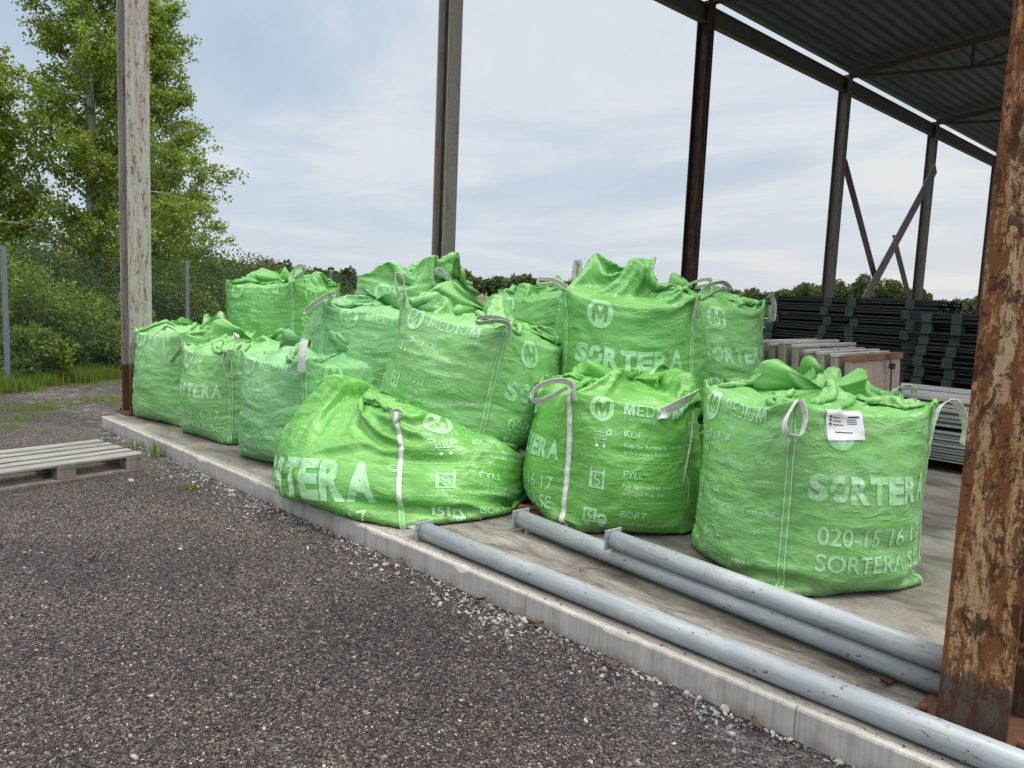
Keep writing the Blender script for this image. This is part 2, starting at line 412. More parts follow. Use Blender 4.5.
def mat_rusty(name, paint, orange, rust, t0, t1, lowz, low, wash=.8):
    """old paint with an orange wash running down, sharp flaked rust on top and a bare foot"""
    t = NT(name); o = t.coord('Object'); xyz = t.n('ShaderNodeSeparateXYZ', {0: o})
    s1 = t.noise(t.coord('Object', (1, 1, .10)), 16, 6, .7, .3); s2 = t.noise(t.coord('Object', (1, 1, .28)), 36, 10, .78, .5); s3 = t.noise(t.coord('Object', (1, 1, .5)), 20, 10, .8, .7)
    fine = t.noise(t.coord('Object', (.6, .6, 6)), 34, 4, .7)
    col = t.mix(t.ramp(t.noise(o, 40, 4, .7), [(.35, 0.), (.7, 1.)]), paint, tuple(x*.70 for x in paint))
    col = t.mix(t.math('MULTIPLY', t.ramp(s1, [(.40, 0.), (.58, 1.)]), wash), col, orange)
    col = t.mix(t.math('MULTIPLY', t.ramp(fine, [(.52, 0.), (.60, 1.)]), t.math('MULTIPLY', t.ramp(s1, [(.36, 0.), (.55, 1.)]), wash)), col, tuple(x*.6 for x in orange))
    edge = t.ramp(t.math('MAXIMUM', t.math('ABSOLUTE', xyz.outputs[0]), t.math('MULTIPLY', t.math('ABSOLUTE', xyz.outputs[1]), .0)), [(.086, 0.), (.112, .075)])
    f = t.math('ADD', t.math('ADD', s2, edge), t.math('MULTIPLY_ADD', s1, .42, -.21))
    m1 = t.ramp(f, [(t0, 0.), (t0 + .018, 1.)]); m2 = t.ramp(s3, [(t1, 0.), (t1 + .02, 1.)])
    col = t.mix(m1, col, rust); col = t.mix(t.math('MULTIPLY', m2, .92), col, tuple(x*.34 for x in rust))
    z = t.math('ADD', xyz.outputs[2], t.math('MULTIPLY', s3, .30))
    lw = t.ramp(z, [(lowz, 1.), (lowz + .02, 0.)])
    col = t.mix(t.math('MULTIPLY', lw, .92), col, t.mix(t.ramp(s2, [(.49, 0.), (.53, 1.)]), low, tuple(x*.45 for x in rust)))
    return t.fin(col, t.ramp(m1, [(0., .55), (1., .88)]), t.bump(t.math('ADD', t.math('ADD', m1, m2), t.math('MULTIPLY', fine, .3)), .55, .003), spec=.3)
def mat_plain(name, c0, c1, rough=.6, scale=8., stretch=(1, 1, 1), bump=.3, bd=.004, metal=0., spec=.4):
    t = NT(name); o = t.coord('Object', stretch); a = t.noise(o, scale, 6, .68, .3)
    return t.fin(t.mix(t.ramp(a, [(.32, 0.), (.68, 1.)]), c0, c1), rough, t.bump(a, bump, bd), metal, spec)
def mat_pipe():
    t = NT('pipe_paint'); o = t.coord('Object')
    col = t.mix(t.ramp(t.noise(t.coord('Object', (.3, 1, 1)), 9, 5, .65), [(.3, 0.), (.7, 1.)]), (.27, .305, .325), (.36, .395, .415))
    dirt = t.ramp(t.noise(t.coord('Object', (.5, 1, 1)), 30, 6, .8), [(.60, 0.), (.72, .6)])
    col = t.mix(dirt, col, (.20, .20, .19))
    sk = t.noise(t.coord('Object', (.22, 5, 5)), 11, 6, .75, .3); col = t.mix(t.math('MULTIPLY', t.ramp(sk, [(.50, 0.), (.66, 1.)]), .45), col, (.15, .155, .155))
    wp = t.noise(t.coord('Object', (.4, 1.5, 1.5)), 4.5, 6, .7, .5); col = t.mix(t.math('MULTIPLY', t.ramp(wp, [(.56, 0.), (.66, 1.)]), .5), col, (.47, .49, .50))
    ch = t.noise(t.coord('Object', (.5, 1.3, 1.3)), 52, 3, .6, .8); gate = t.noise(o, 4.5, 3, .6)
    f = t.math('MULTIPLY', t.ramp(ch, [(.63, 0.), (.65, 1.)]), t.ramp(gate, [(.46, 0.), (.54, 1.)]))
    col = t.mix(f, col, (.13, .055, .03))
    return t.fin(col, .42, t.bump(f, -.4, .002, t.bump(t.noise(o, 120, 2), .08, .001)), spec=.45)
def mat_wood(name, c0, c1, stretch, scale=10.):
    t = NT(name); o = t.coord('Object', stretch); a = t.noise(o, scale, 7, .7, .6); b = t.noise(t.coord('Object'), 7, 5, .7)
    col = t.mix(t.ramp(a, [(.33, 0.), (.66, 1.)]), c0, c1)
    col = t.mix(t.math('MULTIPLY', t.ramp(b, [(.5, 0.), (.72, 1.)]), .5), col, tuple(x*.55 for x in c0))
    return t.fin(col, .85, t.bump(a, .5, .004), spec=.2)
def mat_leaf(name, c0, c1, c2, tr=.35):
    t = NT(name); g = t.n('ShaderNodeNewGeometry'); r = g.outputs['Random Per Island']; o = t.coord('Object')
    col = t.ramp(r, [(0., c0), (.55, c1), (1., c2)])
    m = t.fin(col, .55, spec=.3)
    tl = t.n('ShaderNodeBsdfTranslucent', {'Color': t.mix(.5, col, (c2[0]*1.3, c2[1]*1.25, c2[2]*.8))}); ms = t.n('ShaderNodeMixShader', {0: tr})
    t.link(t.b.outputs[0], ms.inputs[1]); t.link(tl.outputs[0], ms.inputs[2]); t.link(ms.outputs[0], t.out.inputs[0])
    return m
def mat_stones(name, stops):
    t = NT(name); g = t.n('ShaderNodeNewGeometry'); o = t.coord('Object')
    col = t.ramp(g.outputs['Random Per Island'], stops)
    col = t.mix(t.math('MULTIPLY', t.noise(o, 160, 3), .5), col, (.05, .045, .045))
    return t.fin(col, .8, t.bump(t.noise(o, 220, 3), .4, .003), spec=.3)

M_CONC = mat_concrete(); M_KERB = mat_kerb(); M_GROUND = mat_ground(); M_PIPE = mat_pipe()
M_POST_PALE = mat_rusty('post_paint_pale', (.44, .45, .42), (.28, .19, .12), (.20, .085, .040), .640, .655, .68, (.115, .042, .022), .38)
M_POST_RUST = mat_rusty('post_paint_rusty', (.47, .33, .19), (.31, .145, .050), (.150, .061, .023), .498, .535, .34, (.058, .050, .044), 1.)
M_POST_GREY = mat_steel('post_paint_grey', (.31, .295, .26), (.09, .045, .025), .40, .08)
M_POST_DARK = mat_steel('post_paint_brown', (.170, .160, .138), (.075, .045, .030), .43, .08)
M_POST_BROWN = mat_steel('post_rust_and_shade', (.090, .060, .045), (.050, .024, .016), .50, .08)  # rust brown; as a web colour it also paints in the recess shade
M_BEAM = mat_plain('beam_paint', (.085, .080, .066), (.13, .122, .10), .6, 5)
M_TRUSS = mat_plain('truss_paint', (.055, .055, .050), (.085, .083, .072), .6, 5)
M_ROOF = mat_plain('roof_sheet', (.055, .075, .080), (.105, .135, .140), .45, 3, (1, .2, 1), .1)
M_RUST = mat_plain('rust', (.065, .030, .017), (.125, .055, .027), .9, 22)
M_DSTEEL = mat_plain('dark_green_steel', (.008, .011, .011), (.022, .029, .029), .42, 14)
M_DBLOCK = mat_plain('grey_green_block', (.020, .029, .025), (.042, .058, .048), .6, 14)
M_PANEL = mat_plain('pale_green_panel', (.24, .275, .24), (.36, .40, .35), .55, 7, (.4, 1, 4))
M_PANELTOP = mat_plain('panel_top', (.36, .34, .33), (.47, .45, .44), .6, 9)
M_WGREY = mat_wood('weathered_wood', (.36, .34, .31), (.55, .53, .50), (1, .12, 1))
M_WEND = mat_wood('weathered_end', (.25, .225, .19), (.41, .38, .33), (1, 1, .15))
M_PLY = mat_wood('plywood', (.40, .30, .235), (.53, .42, .345), (1, 1, 6), 5)
M_WRAIL = mat_wood('brown_rail', (.19, .105, .065), (.28, .165, .105), (1, .2, 1))
M_BLACK = mat_plain('black_rubber', (.012, .012, .013), (.03, .03, .03), .5)
M_GALV = mat_plain('galvanised', (.13, .15, .18), (.19, .215, .25), .45, 20)
M_WIRE = mat_plain('fence_wire', (.045, .065, .055), (.075, .10, .085), .5, 20)
M_BARK = mat_plain('pale_bark', (.24, .23, .20), (.42, .41, .37), .85, 16, (1, 1, .5))
M_BARKD = mat_plain('dark_bark', (.045, .035, .025), (.10, .08, .06), .9, 16)
M_LEAF = mat_leaf('aspen_leaf', (.105, .165, .020), (.180, .265, .034), (.280, .360, .062))
M_LEAF2 = mat_leaf('shrub_leaf', (.070, .120, .018), (.135, .210, .030), (.230, .300, .055))
M_LEAF3 = mat_leaf('dark_shrub_leaf', (.030, .065, .016), (.065, .120, .028), (.115, .170, .042))
M_LEAF4 = mat_leaf('olive_shrub_leaf', (.055, .075, .018), (.105, .130, .032), (.160, .175, .046))
M_FAR = mat_leaf('far_leaf', (.036, .062, .020), (.060, .094, .028), (.098, .135, .040), .2)
M_GRASS = mat_leaf('grass_blade', (.060, .130, .016), (.115, .215, .028), (.210, .270, .060), .55)
M_STONES = mat_stones('gravel_stones', [(0., (.016, .013, .012)), (.45, (.052, .043, .040)), (.72, (.112, .093, .085)), (.89, (.20, .158, .140)), (.97, (.31, .275, .25)), (1., (.56, .53, .49))])
M_WSTONES = mat_stones('white_pebbles', [(0., (.16, .15, .135)), (.5, (.30, .285, .265)), (1., (.58, .56, .53))])
M_DEADLEAF = mat_leaf('dead_leaf', (.05, .032, .022), (.08, .052, .036), (.12, .08, .055), .05)
M_PAPER = mat_plain('paper', (.62, .65, .68), (.74, .76, .78), .35, 6, (1, 1, 1), .3, .004)
M_INK = mat_plain('ink', (.03, .03, .04), (.06, .06, .07), .6)
M_PALLET = mat_wood('pallet_wood', (.17, .163, .152), (.32, .312, .298), (.10, 1, 1), 12)
M_PALLETD = mat_wood('pallet_block', (.15, .13, .105), (.27, .24, .20), (1, 1, .3), 12)

# ------------------------------------------------------------------ setting: ground, slab
SH = 0.13
def ground():
    v = []; f = []
    xs = [-600, -120, -30, -8, 0, 6, 12, 40, 150, 600]; ys = [-600, -120, -30, -8, -2, 4, 20, 60, 200, 600]
    for y in ys:
        for x in xs: v.append((x, y, 0))
    n = len(xs)
    for j in range(len(ys) - 1):
        for i in range(n - 1): f.append((j*n + i, j*n + i + 1, (j+1)*n + i + 1, (j+1)*n + i))
    return mesh_np('ground', v, f, M_GROUND)
tag(ground(), kind='structure')
def slab():
    rng = np.random.default_rng(4)
    # front face with slightly broken upper arris, top sheet, end face
    xs = np.arange(-0.01, 17.0, 0.02); n = len(xs)
    ch = rng.normal(size=n); 
    for _ in range(4): ch = (ch + np.roll(ch, 1) + np.roll(ch, -1))/3
    ch = np.clip(ch/ch.std() - .7, 0, 3)*0.0065 + rng.uniform(0, .0012, n)
    rows = [np.stack([xs, 0*xs, 0*xs - .05], 1), np.stack([xs, 0*xs, 0*xs + SH - .012 - ch*1.3], 1),
            np.stack([xs, .004 + ch*.6, 0*xs + SH - .004 - ch*.5], 1), np.stack([xs, .014 + ch*1.6, 0*xs + SH], 1)]
    v = np.concatenate(rows); f = []
    idx = np.arange(4*n).reshape(4, n)
    f = np.stack([idx[:-1, :-1], idx[:-1, 1:], idx[1:, 1:], idx[1:, :-1]], -1).reshape(-1, 4)
    fr = mesh_np('kerb', v, f, M_KERB, smooth=False)
    b = len(v)
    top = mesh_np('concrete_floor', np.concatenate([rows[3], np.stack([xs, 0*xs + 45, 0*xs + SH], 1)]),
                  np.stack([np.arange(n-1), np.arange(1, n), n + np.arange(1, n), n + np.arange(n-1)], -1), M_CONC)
    end = mesh_np('kerb', [(-.01, 0, -.05), (-.01, 45, -.05), (-.01, 45, SH), (-.01, .014, SH), (-.01, .002, SH-.012)], [(0, 4, 3, 2), (0, 2, 1, 0)][:1], M_KERB)
    return fr, top, end
fr, top, end = slab()
end.data.clear_geometry(); bm = bmesh.new(); vs = [bm.verts.new(p) for p in [(-.01, 0.004, -.05), (-.01, 45, -.05), (-.01, 45, SH), (-.01, .016, SH), (-.01, .004, SH - .012)]]
bm.faces.new(vs[::-1]); bm.to_mesh(end.data); bm.free()
for o in (fr, top, end): tag(o, kind='structure')

# ------------------------------------------------------------------ steel frame of the shed
def hprof(w, d, tf, tw):
    """I-section, flanges perpendicular to the first axis"""
    a, b = w/2, d/2
    return [(-a, -b), (-a + tf, -b), (-a + tf, -tw/2), (a - tf, -tw/2), (a - tf, -b), (a, -b), (a, b), (a - tf, b), (a - tf, tw/2), (-a + tf, tw/2), (-a + tf, b), (-a, b)]
def post(x, y, h, mat, xdir, label, base=True, w=.25, d=.235, group=None, web=None):
    r = empty('steel_post', (x, y, SH)); tag(r, label, 'post', group)
    for sg in (-1, 1):
        x0, x1 = sorted((sg*w/2, sg*(w/2 - .019))); MB().prism([(x0, -d/2), (x1, -d/2), (x1, d/2), (x0, d/2)], (0, 0, .022), (0, 0, h - SH), xdir).build('flange', mat, r)
    MB().prism([(-w/2 + .0195, -.008), (w/2 - .0195, -.008), (w/2 - .0195, .008), (-w/2 + .0195, .008)], (0, 0, .022), (0, 0, h - SH), xdir).build('web', web or mat, r)
    if base:
        p = MB().box((-.19, -.17, 0.0), (.19, .17, .022), bevel=.004)
        p.build('base_plate', M_RUST, r)
        for sx in (-1, 1):
            for sy in (-1, 1): MB().tube([(sx*.155, sy*.125, .02), (sx*.155, sy*.125, .05)], .014, 6).build('bolt', M_RUST, r)
    return r
PX = -.06
post(PX, .385, 7.4, M_POST_PALE, (1, 0, 0), 'pale painted steel post with rust streaks at the left corner of the slab', web=M_POST_BROWN)
post(PX, 4.66, 7.4, M_POST_GREY, (1, 0, 0), 'grey brown steel post rising behind the green bag pile, left of the roof', web=M_POST_BROWN)
post(PX, 11.09, 7.42, M_POST_BROWN, (1, 0, 0), 'dark brown rusty post at the near end of the roof edge beam')
post(PX, 17.58, 7.42, M_POST_DARK, (1, 0, 0), 'grey brown roof post at the left of the diagonal braces')
post(PX, 24.1, 7.42, M_POST_DARK, (1, 0, 0), 'grey brown roof post at the right of the diagonal braces')
post(PX, 31.0, 7.42, M_POST_DARK, (1, 0, 0), 'farthest roof post, mostly hidden behind the rusty column')
post(8.246, .42, 7.4, M_POST_RUST, (0, 1, 0), 'large heavily rusted steel column with peeling cream paint in the right foreground', w=.26, d=.222, web=M_POST_BROWN)

eb = empty('eave_beam', (PX, 0, 7.155)); tag(eb, 'dark steel edge beam running along the posts under the roof edge', 'beam')
MB().prism([(-.07, -.170), (.07, -.170), (.07, -.150), (.006, -.150), (.006, .150), (.07, .150), (.07, .170), (-.07, .170), (-.07, .150), (-.006, .150), (-.006, -.150), (-.07, -.150)],
           (0, 4.6, 0), (0, 31, 0), (1, 0, 0)).build('web_and_flanges', M_BEAM, eb)
def roof_z(x): return 7.525 + .104*min(x, 8.3) - .104*max(0, x - 8.3)
def roof():
    prof = []; p = .25; x = -.10
    while x < 16.9:
        for dx, dz in ((0, 0), (.10, 0), (.125, .055), (.225, .055)): prof.append((x + dx, roof_z(x + dx) + dz))
        x += p
    up = [(a, b + .012) for a, b in prof]; n = len(prof); ys = [4.45, 46.]
    v = [(a, y, b) for y in ys for a, b in prof + up]; f = []
    N = 2*n
    for i in range(n - 1):
        f.append((i, i + 1, N + i + 1, N + i)); f.append((n + i + 1, n + i, N + n + i, N + n + i + 1))
        f.append((i, n + i, n + i + 1, i + 1)); f.append((N + i, N + i + 1, N + n + i + 1, N + n + i))
    f.append((0, N, N + n, n)); f.append((n - 1, N - 1, N + N - 1, N + n - 1))
    return mesh_np('corrugated_roof', v, f, M_ROOF)
r = empty('shed_roof', (0, 0, 0)); tag(r, 'dark corrugated steel roof of the open shed', 'roof'); roof().parent = r
def truss(y, label):
    r = empty('roof_truss', (0, y, 7.3)); tag(r, label, 'truss', 'trusses under the corrugated roof')
    z0 = lambda x: roof_z(x) - 7.3 - .13
    MB().prism([(-.08, -.07), (.08, -.07), (.08, .07), (-.08, .07)], (0.02, 0, z0(0)), (8.3, 0, z0(8.3)), (0, 1, 0)).prism([(-.08, -.07), (.08, -.07), (.08, .07), (-.08, .07)], (8.3, 0, z0(8.3)), (16.6, 0, z0(16.6)), (0, 1, 0)).build('top_chord', M_BEAM, r)
    MB().bar((.1, 0, .06), (2.8, 0, -.17), .08, .07).bar((2.8, 0, -.17), (13.8, 0, -.17), .08, .07).bar((13.8, 0, -.17), (16.5, 0, .06), .08, .07).build('bottom_chord', M_TRUSS, r)
    w = MB()
    for x in (2.8, 5.5, 8.3, 11.1, 13.8): w.bar((x, 0, -.14), (x, 0, z0(x) - .05), .06, .06)
    for a, b in ((2.8, 5.5), (8.3, 5.5), (8.3, 11.1), (13.8, 11.1)): w.bar((a, 0, -.15), (b, 0, z0(b) - .06), .05, .05)
    w.build('web_bars', M_TRUSS, r)
truss(11.09, 'roof truss nearest the camera, over the dark brown post')
truss(17.6, 'roof truss over the post left of the diagonal braces')
truss(24.1, 'roof truss over the post right of the diagonal braces')
truss(30.6, 'far roof truss, last one seen beside the rusty column')
M_PALEBAR = mat_plain('brace_paint', (.17, .165, .15), (.26, .25, .235), .6, 6)
def brace(a, b, label, w=.13, mt=None):
    r = empty('diagonal_brace', a); tag(r, label, 'brace', 'diagonal braces between the roof posts')
    a = Vector(a); b = Vector(b)
    MB().prism([(-.05, -w/2), (.05, -w/2), (.05, w/2), (.035, w/2), (.035, -w/2 + .015), (-.05, -w/2 + .015)], (0, 0, 0), b - a, (1, 0, 0)).build('angle_bar', mt or M_POST_DARK, r)
    d = (b - a).normalized()
brace((PX + .04, 17.72, 5.28), (PX + .04, 20.45, 2.40), 'short brace falling right from the post at the left of the braces', .30)
brace((PX + .04, 21.5, 3.66), (PX + .04, 24.0, 1.15), 'short brace falling right towards the foot of the right braced post', .30)
brace((PX + .17, 24.0, 6.0), (PX + .17, 17.9, .37), 'long light grey brace rising to the right between the two far roof posts', .36, M_PALEBAR)

# ------------------------------------------------------------------ pipes
def pipe(p, q, rad_, label, foot=True):
    p = Vector(p); q = Vector(q); L = (q - p).length
    r = empty('steel_pipe', p); tag(r, label, 'pipe', 'grey painted steel pipes on the slab')
    r.rotation_euler = (q - p).to_track_quat('X', 'Z').to_euler()
    MB().tube([(0.006, 0, 0), (L, 0, 0)], rad_, 40).build('tube', M_PIPE, r)
    f = MB(); f.box((-.006, -rad_ - .012, -rad_ - .004), (.006, rad_ + .012, rad_ + .006), bevel=.0015); f.build('end_flange', M_PIPE, r)
    if foot:
        MB().box((.085, -.03, -rad_ - .045), (.10, .03, -rad_ + .012)).build('foot', M_PIPE, r)
    return r
r1 = pipe((5.355, .128, SH + .0555), (9.6, .088, SH + .0555), .053, 'grey pipe lying along the front edge of the slab', False)
MB().box((-.10, -.055, .006), (-.006, .045, .012)).build('bracket', M_PIPE, r1)
pipe((5.56, .735, SH + .074), (8.27, .48, SH + .066), .054, 'lower grey pipe of the pair in front of the bags')
pipe((6.376, .625, SH + .172), (8.27, .46, SH + .166), .050, 'upper grey pipe resting on the lower one in front of the bags', False)

# ------------------------------------------------------------------ green bags
def text2d(body, x, y, h, width=None, bold=0.0, dice=.012, aspect=1.):
    """letters as flat triangles in face units; h = cap height"""
    cu = bpy.data.curves.new('t', 'FONT'); cu.body = body; cu.size = 1.0; cu.offset = bold; cu.fill_mode = 'FRONT'; cu.resolution_u = 3
    o = bpy.data.objects.new('t', cu); COL.objects.link(o); dg = bpy.context.evaluated_depsgraph_get(); dg.update()
    me = bpy.data.meshes.new_from_object(o.evaluated_get(dg)); bpy.data.objects.remove(o); bpy.data.curves.remove(cu)
    n = len(me.vertices); co = np.empty(n*3, np.float32); me.vertices.foreach_get('co', co); co = co.reshape(-1, 3)[:, :2]
    me.calc_loop_triangles(); t = np.empty(len(me.loop_triangles)*3, np.int32); me.loop_triangles.foreach_get('vertices', t)
    bpy.data.meshes.remove(me)
    sy = h/0.73; sx = sy*aspect
    if width is not None: sx = width/(co[:, 0].max() - co[:, 0].min())
    co = co*np.array([sx, sy]); co[:, 0] += x - (co[:, 0].min()); co[:, 1] += y
    return co, t.reshape(-1, 3)
def poly2d(pts):
    """filled polygon by fan from bmesh"""
    bm = bmesh.new(); f = bm.faces.new([bm.verts.new((a, b, 0)) for a, b in pts]); f.normal_update(); r = bmesh.ops.triangulate(bm, faces=[f])
    bm.verts.index_update(); v = np.array([q.co[:2] for q in bm.verts]); t = np.array([[q.index for q in f.verts] for f in bm.faces]); bm.free()
    return v, t
def rect(x0, y0, x1, y1): return poly2d([(x0, y0), (x1, y0), (x1, y1), (x0, y1)])
def disc(cx, cy, r, n=28, hole=0., ry=None, a0=0., a1=360.):
    ry = ry or r; v = []; t = []; full = abs(a1 - a0) >= 360
    m = n if full else n + 1
    for i in range(m):
        a = rad(a0 + (a1 - a0)*i/n)
        v += [(cx + r*math.cos(a), cy + ry*math.sin(a)), (cx + r*hole*math.cos(a), cy + ry*hole*math.sin(a))]
    for i in range(n):
        a, b = 2*i, 2*((i + 1) % m); t += [(a, b, b + 1), (a, b + 1, a + 1)]
    return np.array(v), np.array(t)
def merge2d(items):
    V = []; T = []; n = 0
    for v, t in items: V.append(v); T.append(t + n); n += len(v)
    return np.concatenate(V), np.concatenate(T)
def dice2d(V, T, step=.009):
    bm = bmesh.new(); vs = [bm.verts.new((a, b, 0)) for a, b in V]
    for t in T:
        try: bm.faces.new([vs[i] for i in t])
        except ValueError: pass
    for ax in (0, 1):
        lo, hi = V[:, ax].min(), V[:, ax].max(); c = lo + step
        no = Vector((1, 0, 0)) if ax == 0 else Vector((0, 1, 0))
        while c < hi:
            near = [f for f in bm.faces if min(v.co[ax] for v in f.verts) < c < max(v.co[ax] for v in f.verts)]
            g = list({e for f in near for e in f.edges} | {v for f in near for v in f.verts}) + near
            if near: bmesh.ops.bisect_plane(bm, geom=g, dist=1e-6, plane_co=no*c, plane_no=no)
            c += step
    bmesh.ops.triangulate(bm, faces=bm.faces)
    bm.verts.index_update(); v = np.array([q.co[:2] for q in bm.verts]); t = np.array([[q.index for q in f.verts] for f in bm.faces]); bm.free()
    return v, t
def m_disc(cx, cy, r):
    """round badge with the letter M left open"""
    bm_items = [disc(cx, cy, r, 36, .70)]
    s = r*.62
    a = [(-.62, -.62), (-.34, -.62), (-.34, .10), (-.10, -.45), (.10, -.45), (.34, .10), (.34, -.62), (.62, -.62), (.62, .62), (.30, .62), (0, -.05), (-.30, .62), (-.62, .62)]
    # filled field between the ring and the letter: rows of thin strips with the letter cut out
    n = 44; rr = r*.705
    def inside(x, y):
        c = False; j = len(a) - 1
        for i in range(len(a)):
            xi, yi = a[i]; xj, yj = a[j]
            if (yi > y) != (yj > y) and x < (xj - xi)*(y - yi)/(yj - yi) + xi: c = not c
            j = i
        return c
    for i in range(n):
        y = -rr + 2*rr*(i + .5)/n; half = math.sqrt(max(0, rr*rr - y*y)); k = 70; run = None
        for q in range(k + 1):
            x = -half + 2*half*q/k; ins = inside(x/s*.66, y/s*.66)
            if not ins and run is None: run = x
            if (ins or q == k) and run is not None:
                if x - run > 1e-4: bm_items.append(rect(cx + run, cy + y - rr/n, cx + x, cy + y + rr/n))
                run = None
    return bm_items
def cart(cx, cy, s):
    it = [rect(cx - .55*s, cy - .15*s + .12*i*s*2.2, cx + .5*s, cy - .08*s + .12*i*s*2.2) for i in range(3)]
    it += [rect(cx - .5*s + .25*i*s, cy - .12*s, cx - .43*s + .25*i*s, cy + .42*s) for i in range(5)]
    it += [poly2d([(cx - .95*s, cy + .58*s), (cx - .60*s, cy + .58*s), (cx - .34*s, cy - .38*s), (cx + .5*s, cy - .38*s), (cx + .5*s, cy - .30*s), (cx - .28*s, cy - .30*s), (cx - .54*s, cy + .68*s), (cx - .95*s, cy + .68*s)])]
    it += [disc(cx - .2*s, cy - .6*s, .14*s, 14), disc(cx + .4*s, cy - .6*s, .14*s, 14), disc(cx + .75*s, cy + .45*s, .27*s, 18, .35)]
    return it
def sack_icon(cx, cy, s):
    it = [rect(cx - .62*s, cy - .75*s, cx - .40*s, cy + .55*s), rect(cx + .40*s, cy - .75*s, cx + .62*s, cy + .55*s), rect(cx - .40*s, cy - .75*s, cx + .40*s, cy - .58*s), rect(cx - .40*s, cy + .40*s, cx + .40*s, cy + .55*s)]
    it += [rect(cx - .62*s, cy + .55*s, cx - .48*s, cy + .82*s), rect(cx + .48*s, cy + .55*s, cx + .62*s, cy + .82*s)]
    it += [disc(cx, cy + .10*s, .27*s, 16, .45, None, 40, 270), disc(cx, cy - .28*s, .27*s, 16, .45, None, -140, 90)]
    return it
def truck_icon(cx, cy, s):
    it = [rect(cx - 1.0*s, cy - .35*s, cx + .1*s, cy - .18*s), rect(cx - 1.0*s, cy - .18*s, cx - .80*s, cy + .75*s), rect(cx - .12*s, cy - .18*s, cx + .1*s, cy + .75*s), rect(cx - .8*s, cy + .58*s, cx - .12*s, cy + .75*s)]
    it += [disc(cx - .46*s, cy + .35*s, .2*s, 14, .4, None, 40, 270), disc(cx - .46*s, cy + .05*s, .2*s, 14, .4, None, -140, 90)]
    it += [poly2d([(cx + .18*s, cy - .35*s), (cx + 1.0*s, cy - .35*s), (cx + 1.0*s, cy + .05*s), (cx + .72*s, cy + .42*s), (cx + .18*s, cy + .42*s), (cx + .18*s, cy + .08*s), (cx + .38*s, cy + .08*s), (cx + .38*s, cy + .26*s), (cx + .62*s, cy + .26*s), (cx + .78*s, cy + .04*s), (cx + .18*s, cy + .04*s)])]
    it += [disc(cx - .6*s, cy - .45*s, .2*s, 16, .4), disc(cx + .6*s, cy - .45*s, .2*s, 16, .4)]
    return it
def logo(x, y, h, w):
    """the word on the sack side; its O is split by a turning band"""
    it = []; lw = w/7.15; adv = w/7.
    for i, ch in enumerate('SORTERA'):
        if ch == 'O':
            cx, cy, rx, ry = x + adv*i + lw*.5, y + h*.5, lw*.47, h*.54
            it += [disc(cx, cy, rx, 20, .42, ry, 40, 200), disc(cx, cy, rx, 20, .42, ry, 225, 380)]
        else: it.append(text2d(ch, x + adv*i + lw*.02, y, h, lw*.98, .055))
    it += [disc(x + w + h*.28, y + h*.95, h*.13, 16, .75), text2d('C', x + w + h*.22, y + h*.88, h*.13)]
    return it
def word_m(x, y, h, w):
    it = []; ws = {'M': .92, 'E': .62, 'D': .74, 'I': .26, 'U': .72}; tot = sum(ws[c] + .15 for c in 'MEDIUM') - .15; k = w/tot
    for c in 'MEDIUM':
        cw = ws[c]*k
        if c == 'M': it.append(poly2d([(x + cw*a, y + h*b) for a, b in ((0, 0), (.24, 0), (.24, .60), (.40, 0), (.60, 0), (.76, .60), (.76, 0), (1, 0), (1, 1), (.67, 1), (.5, .36), (.33, 1), (0, 1))]))
        else: it.append(text2d(c, x, y, h, cw, .014))
        x += cw + .15*k
    return it
def dashes(y, x0=.10, x1=.93, n=34):
    return [rect(x0 + (x1 - x0)*i/n, y, x0 + (x1 - x0)*(i + .55)/n, y + .0055) for i in range(n)]
def face_picto():
    out = [('printed_badge', m_disc(.235, .925, .088)), ('printed_title', word_m(.39, .905, .076, .43) + [text2d('1 m\u00b3 (1000 l)', .40, .865, .026, .22, .014)])]
    for y, word, l1, l2, ic in ((.715, 'K\u00d6P', 'K\u00f6p din Byggs\u00e4ck, v\u00e4lj storlek', 'och betala i kassan.', cart(.225, .735, .085)), (.455, 'FYLL', 'Fyll Byggs\u00e4cken med ditt avfall', 'och knyt ihop den.', sack_icon(.225, .47, .085)), (.195, 'BORT', 'Best\u00e4ll bort p\u00e5 sortera.se eller', 'ring 020-15 16 17.', truck_icon(.235, .205, .085))):
        out.append(('printed_instruction', [text2d(word, .40, y + .045, .046, None, .018, aspect=1.15), text2d(l1, .40, y - .018, .027, .54, .018), text2d(l2, .40, y - .064, .027, .54*len(l2)/len(l1)*.97, .018)] + ic + (dashes(y - .11) if y > .25 else [])))
    return [(n_, dice2d(*merge2d(it))) for n_, it in out]
def face_logo():
    return [(n_, dice2d(*merge2d(it))) for n_, it in (('printed_badge', m_disc(.28, .895, .10)), ('printed_logo', logo(.10, .55, .125, .82)), ('printed_phone_number', [text2d('020-15 16 17', .17, .335, .092, .72, .014)]), ('printed_web_address', [text2d('SORTERA.SE', .17, .205, .088, .72, .014)]))]
def face_big():
    return [(n_, dice2d(*merge2d(it))) for n_, it in (('printed_logo', logo(-.10, .28, .27, 1.0)), ('printed_phone_number', [text2d('020-15 16 17', .25, .10, .09, .60, .012)]))]
FACES = {'picto': face_picto(), 'logo': face_logo(), 'big': face_big()}

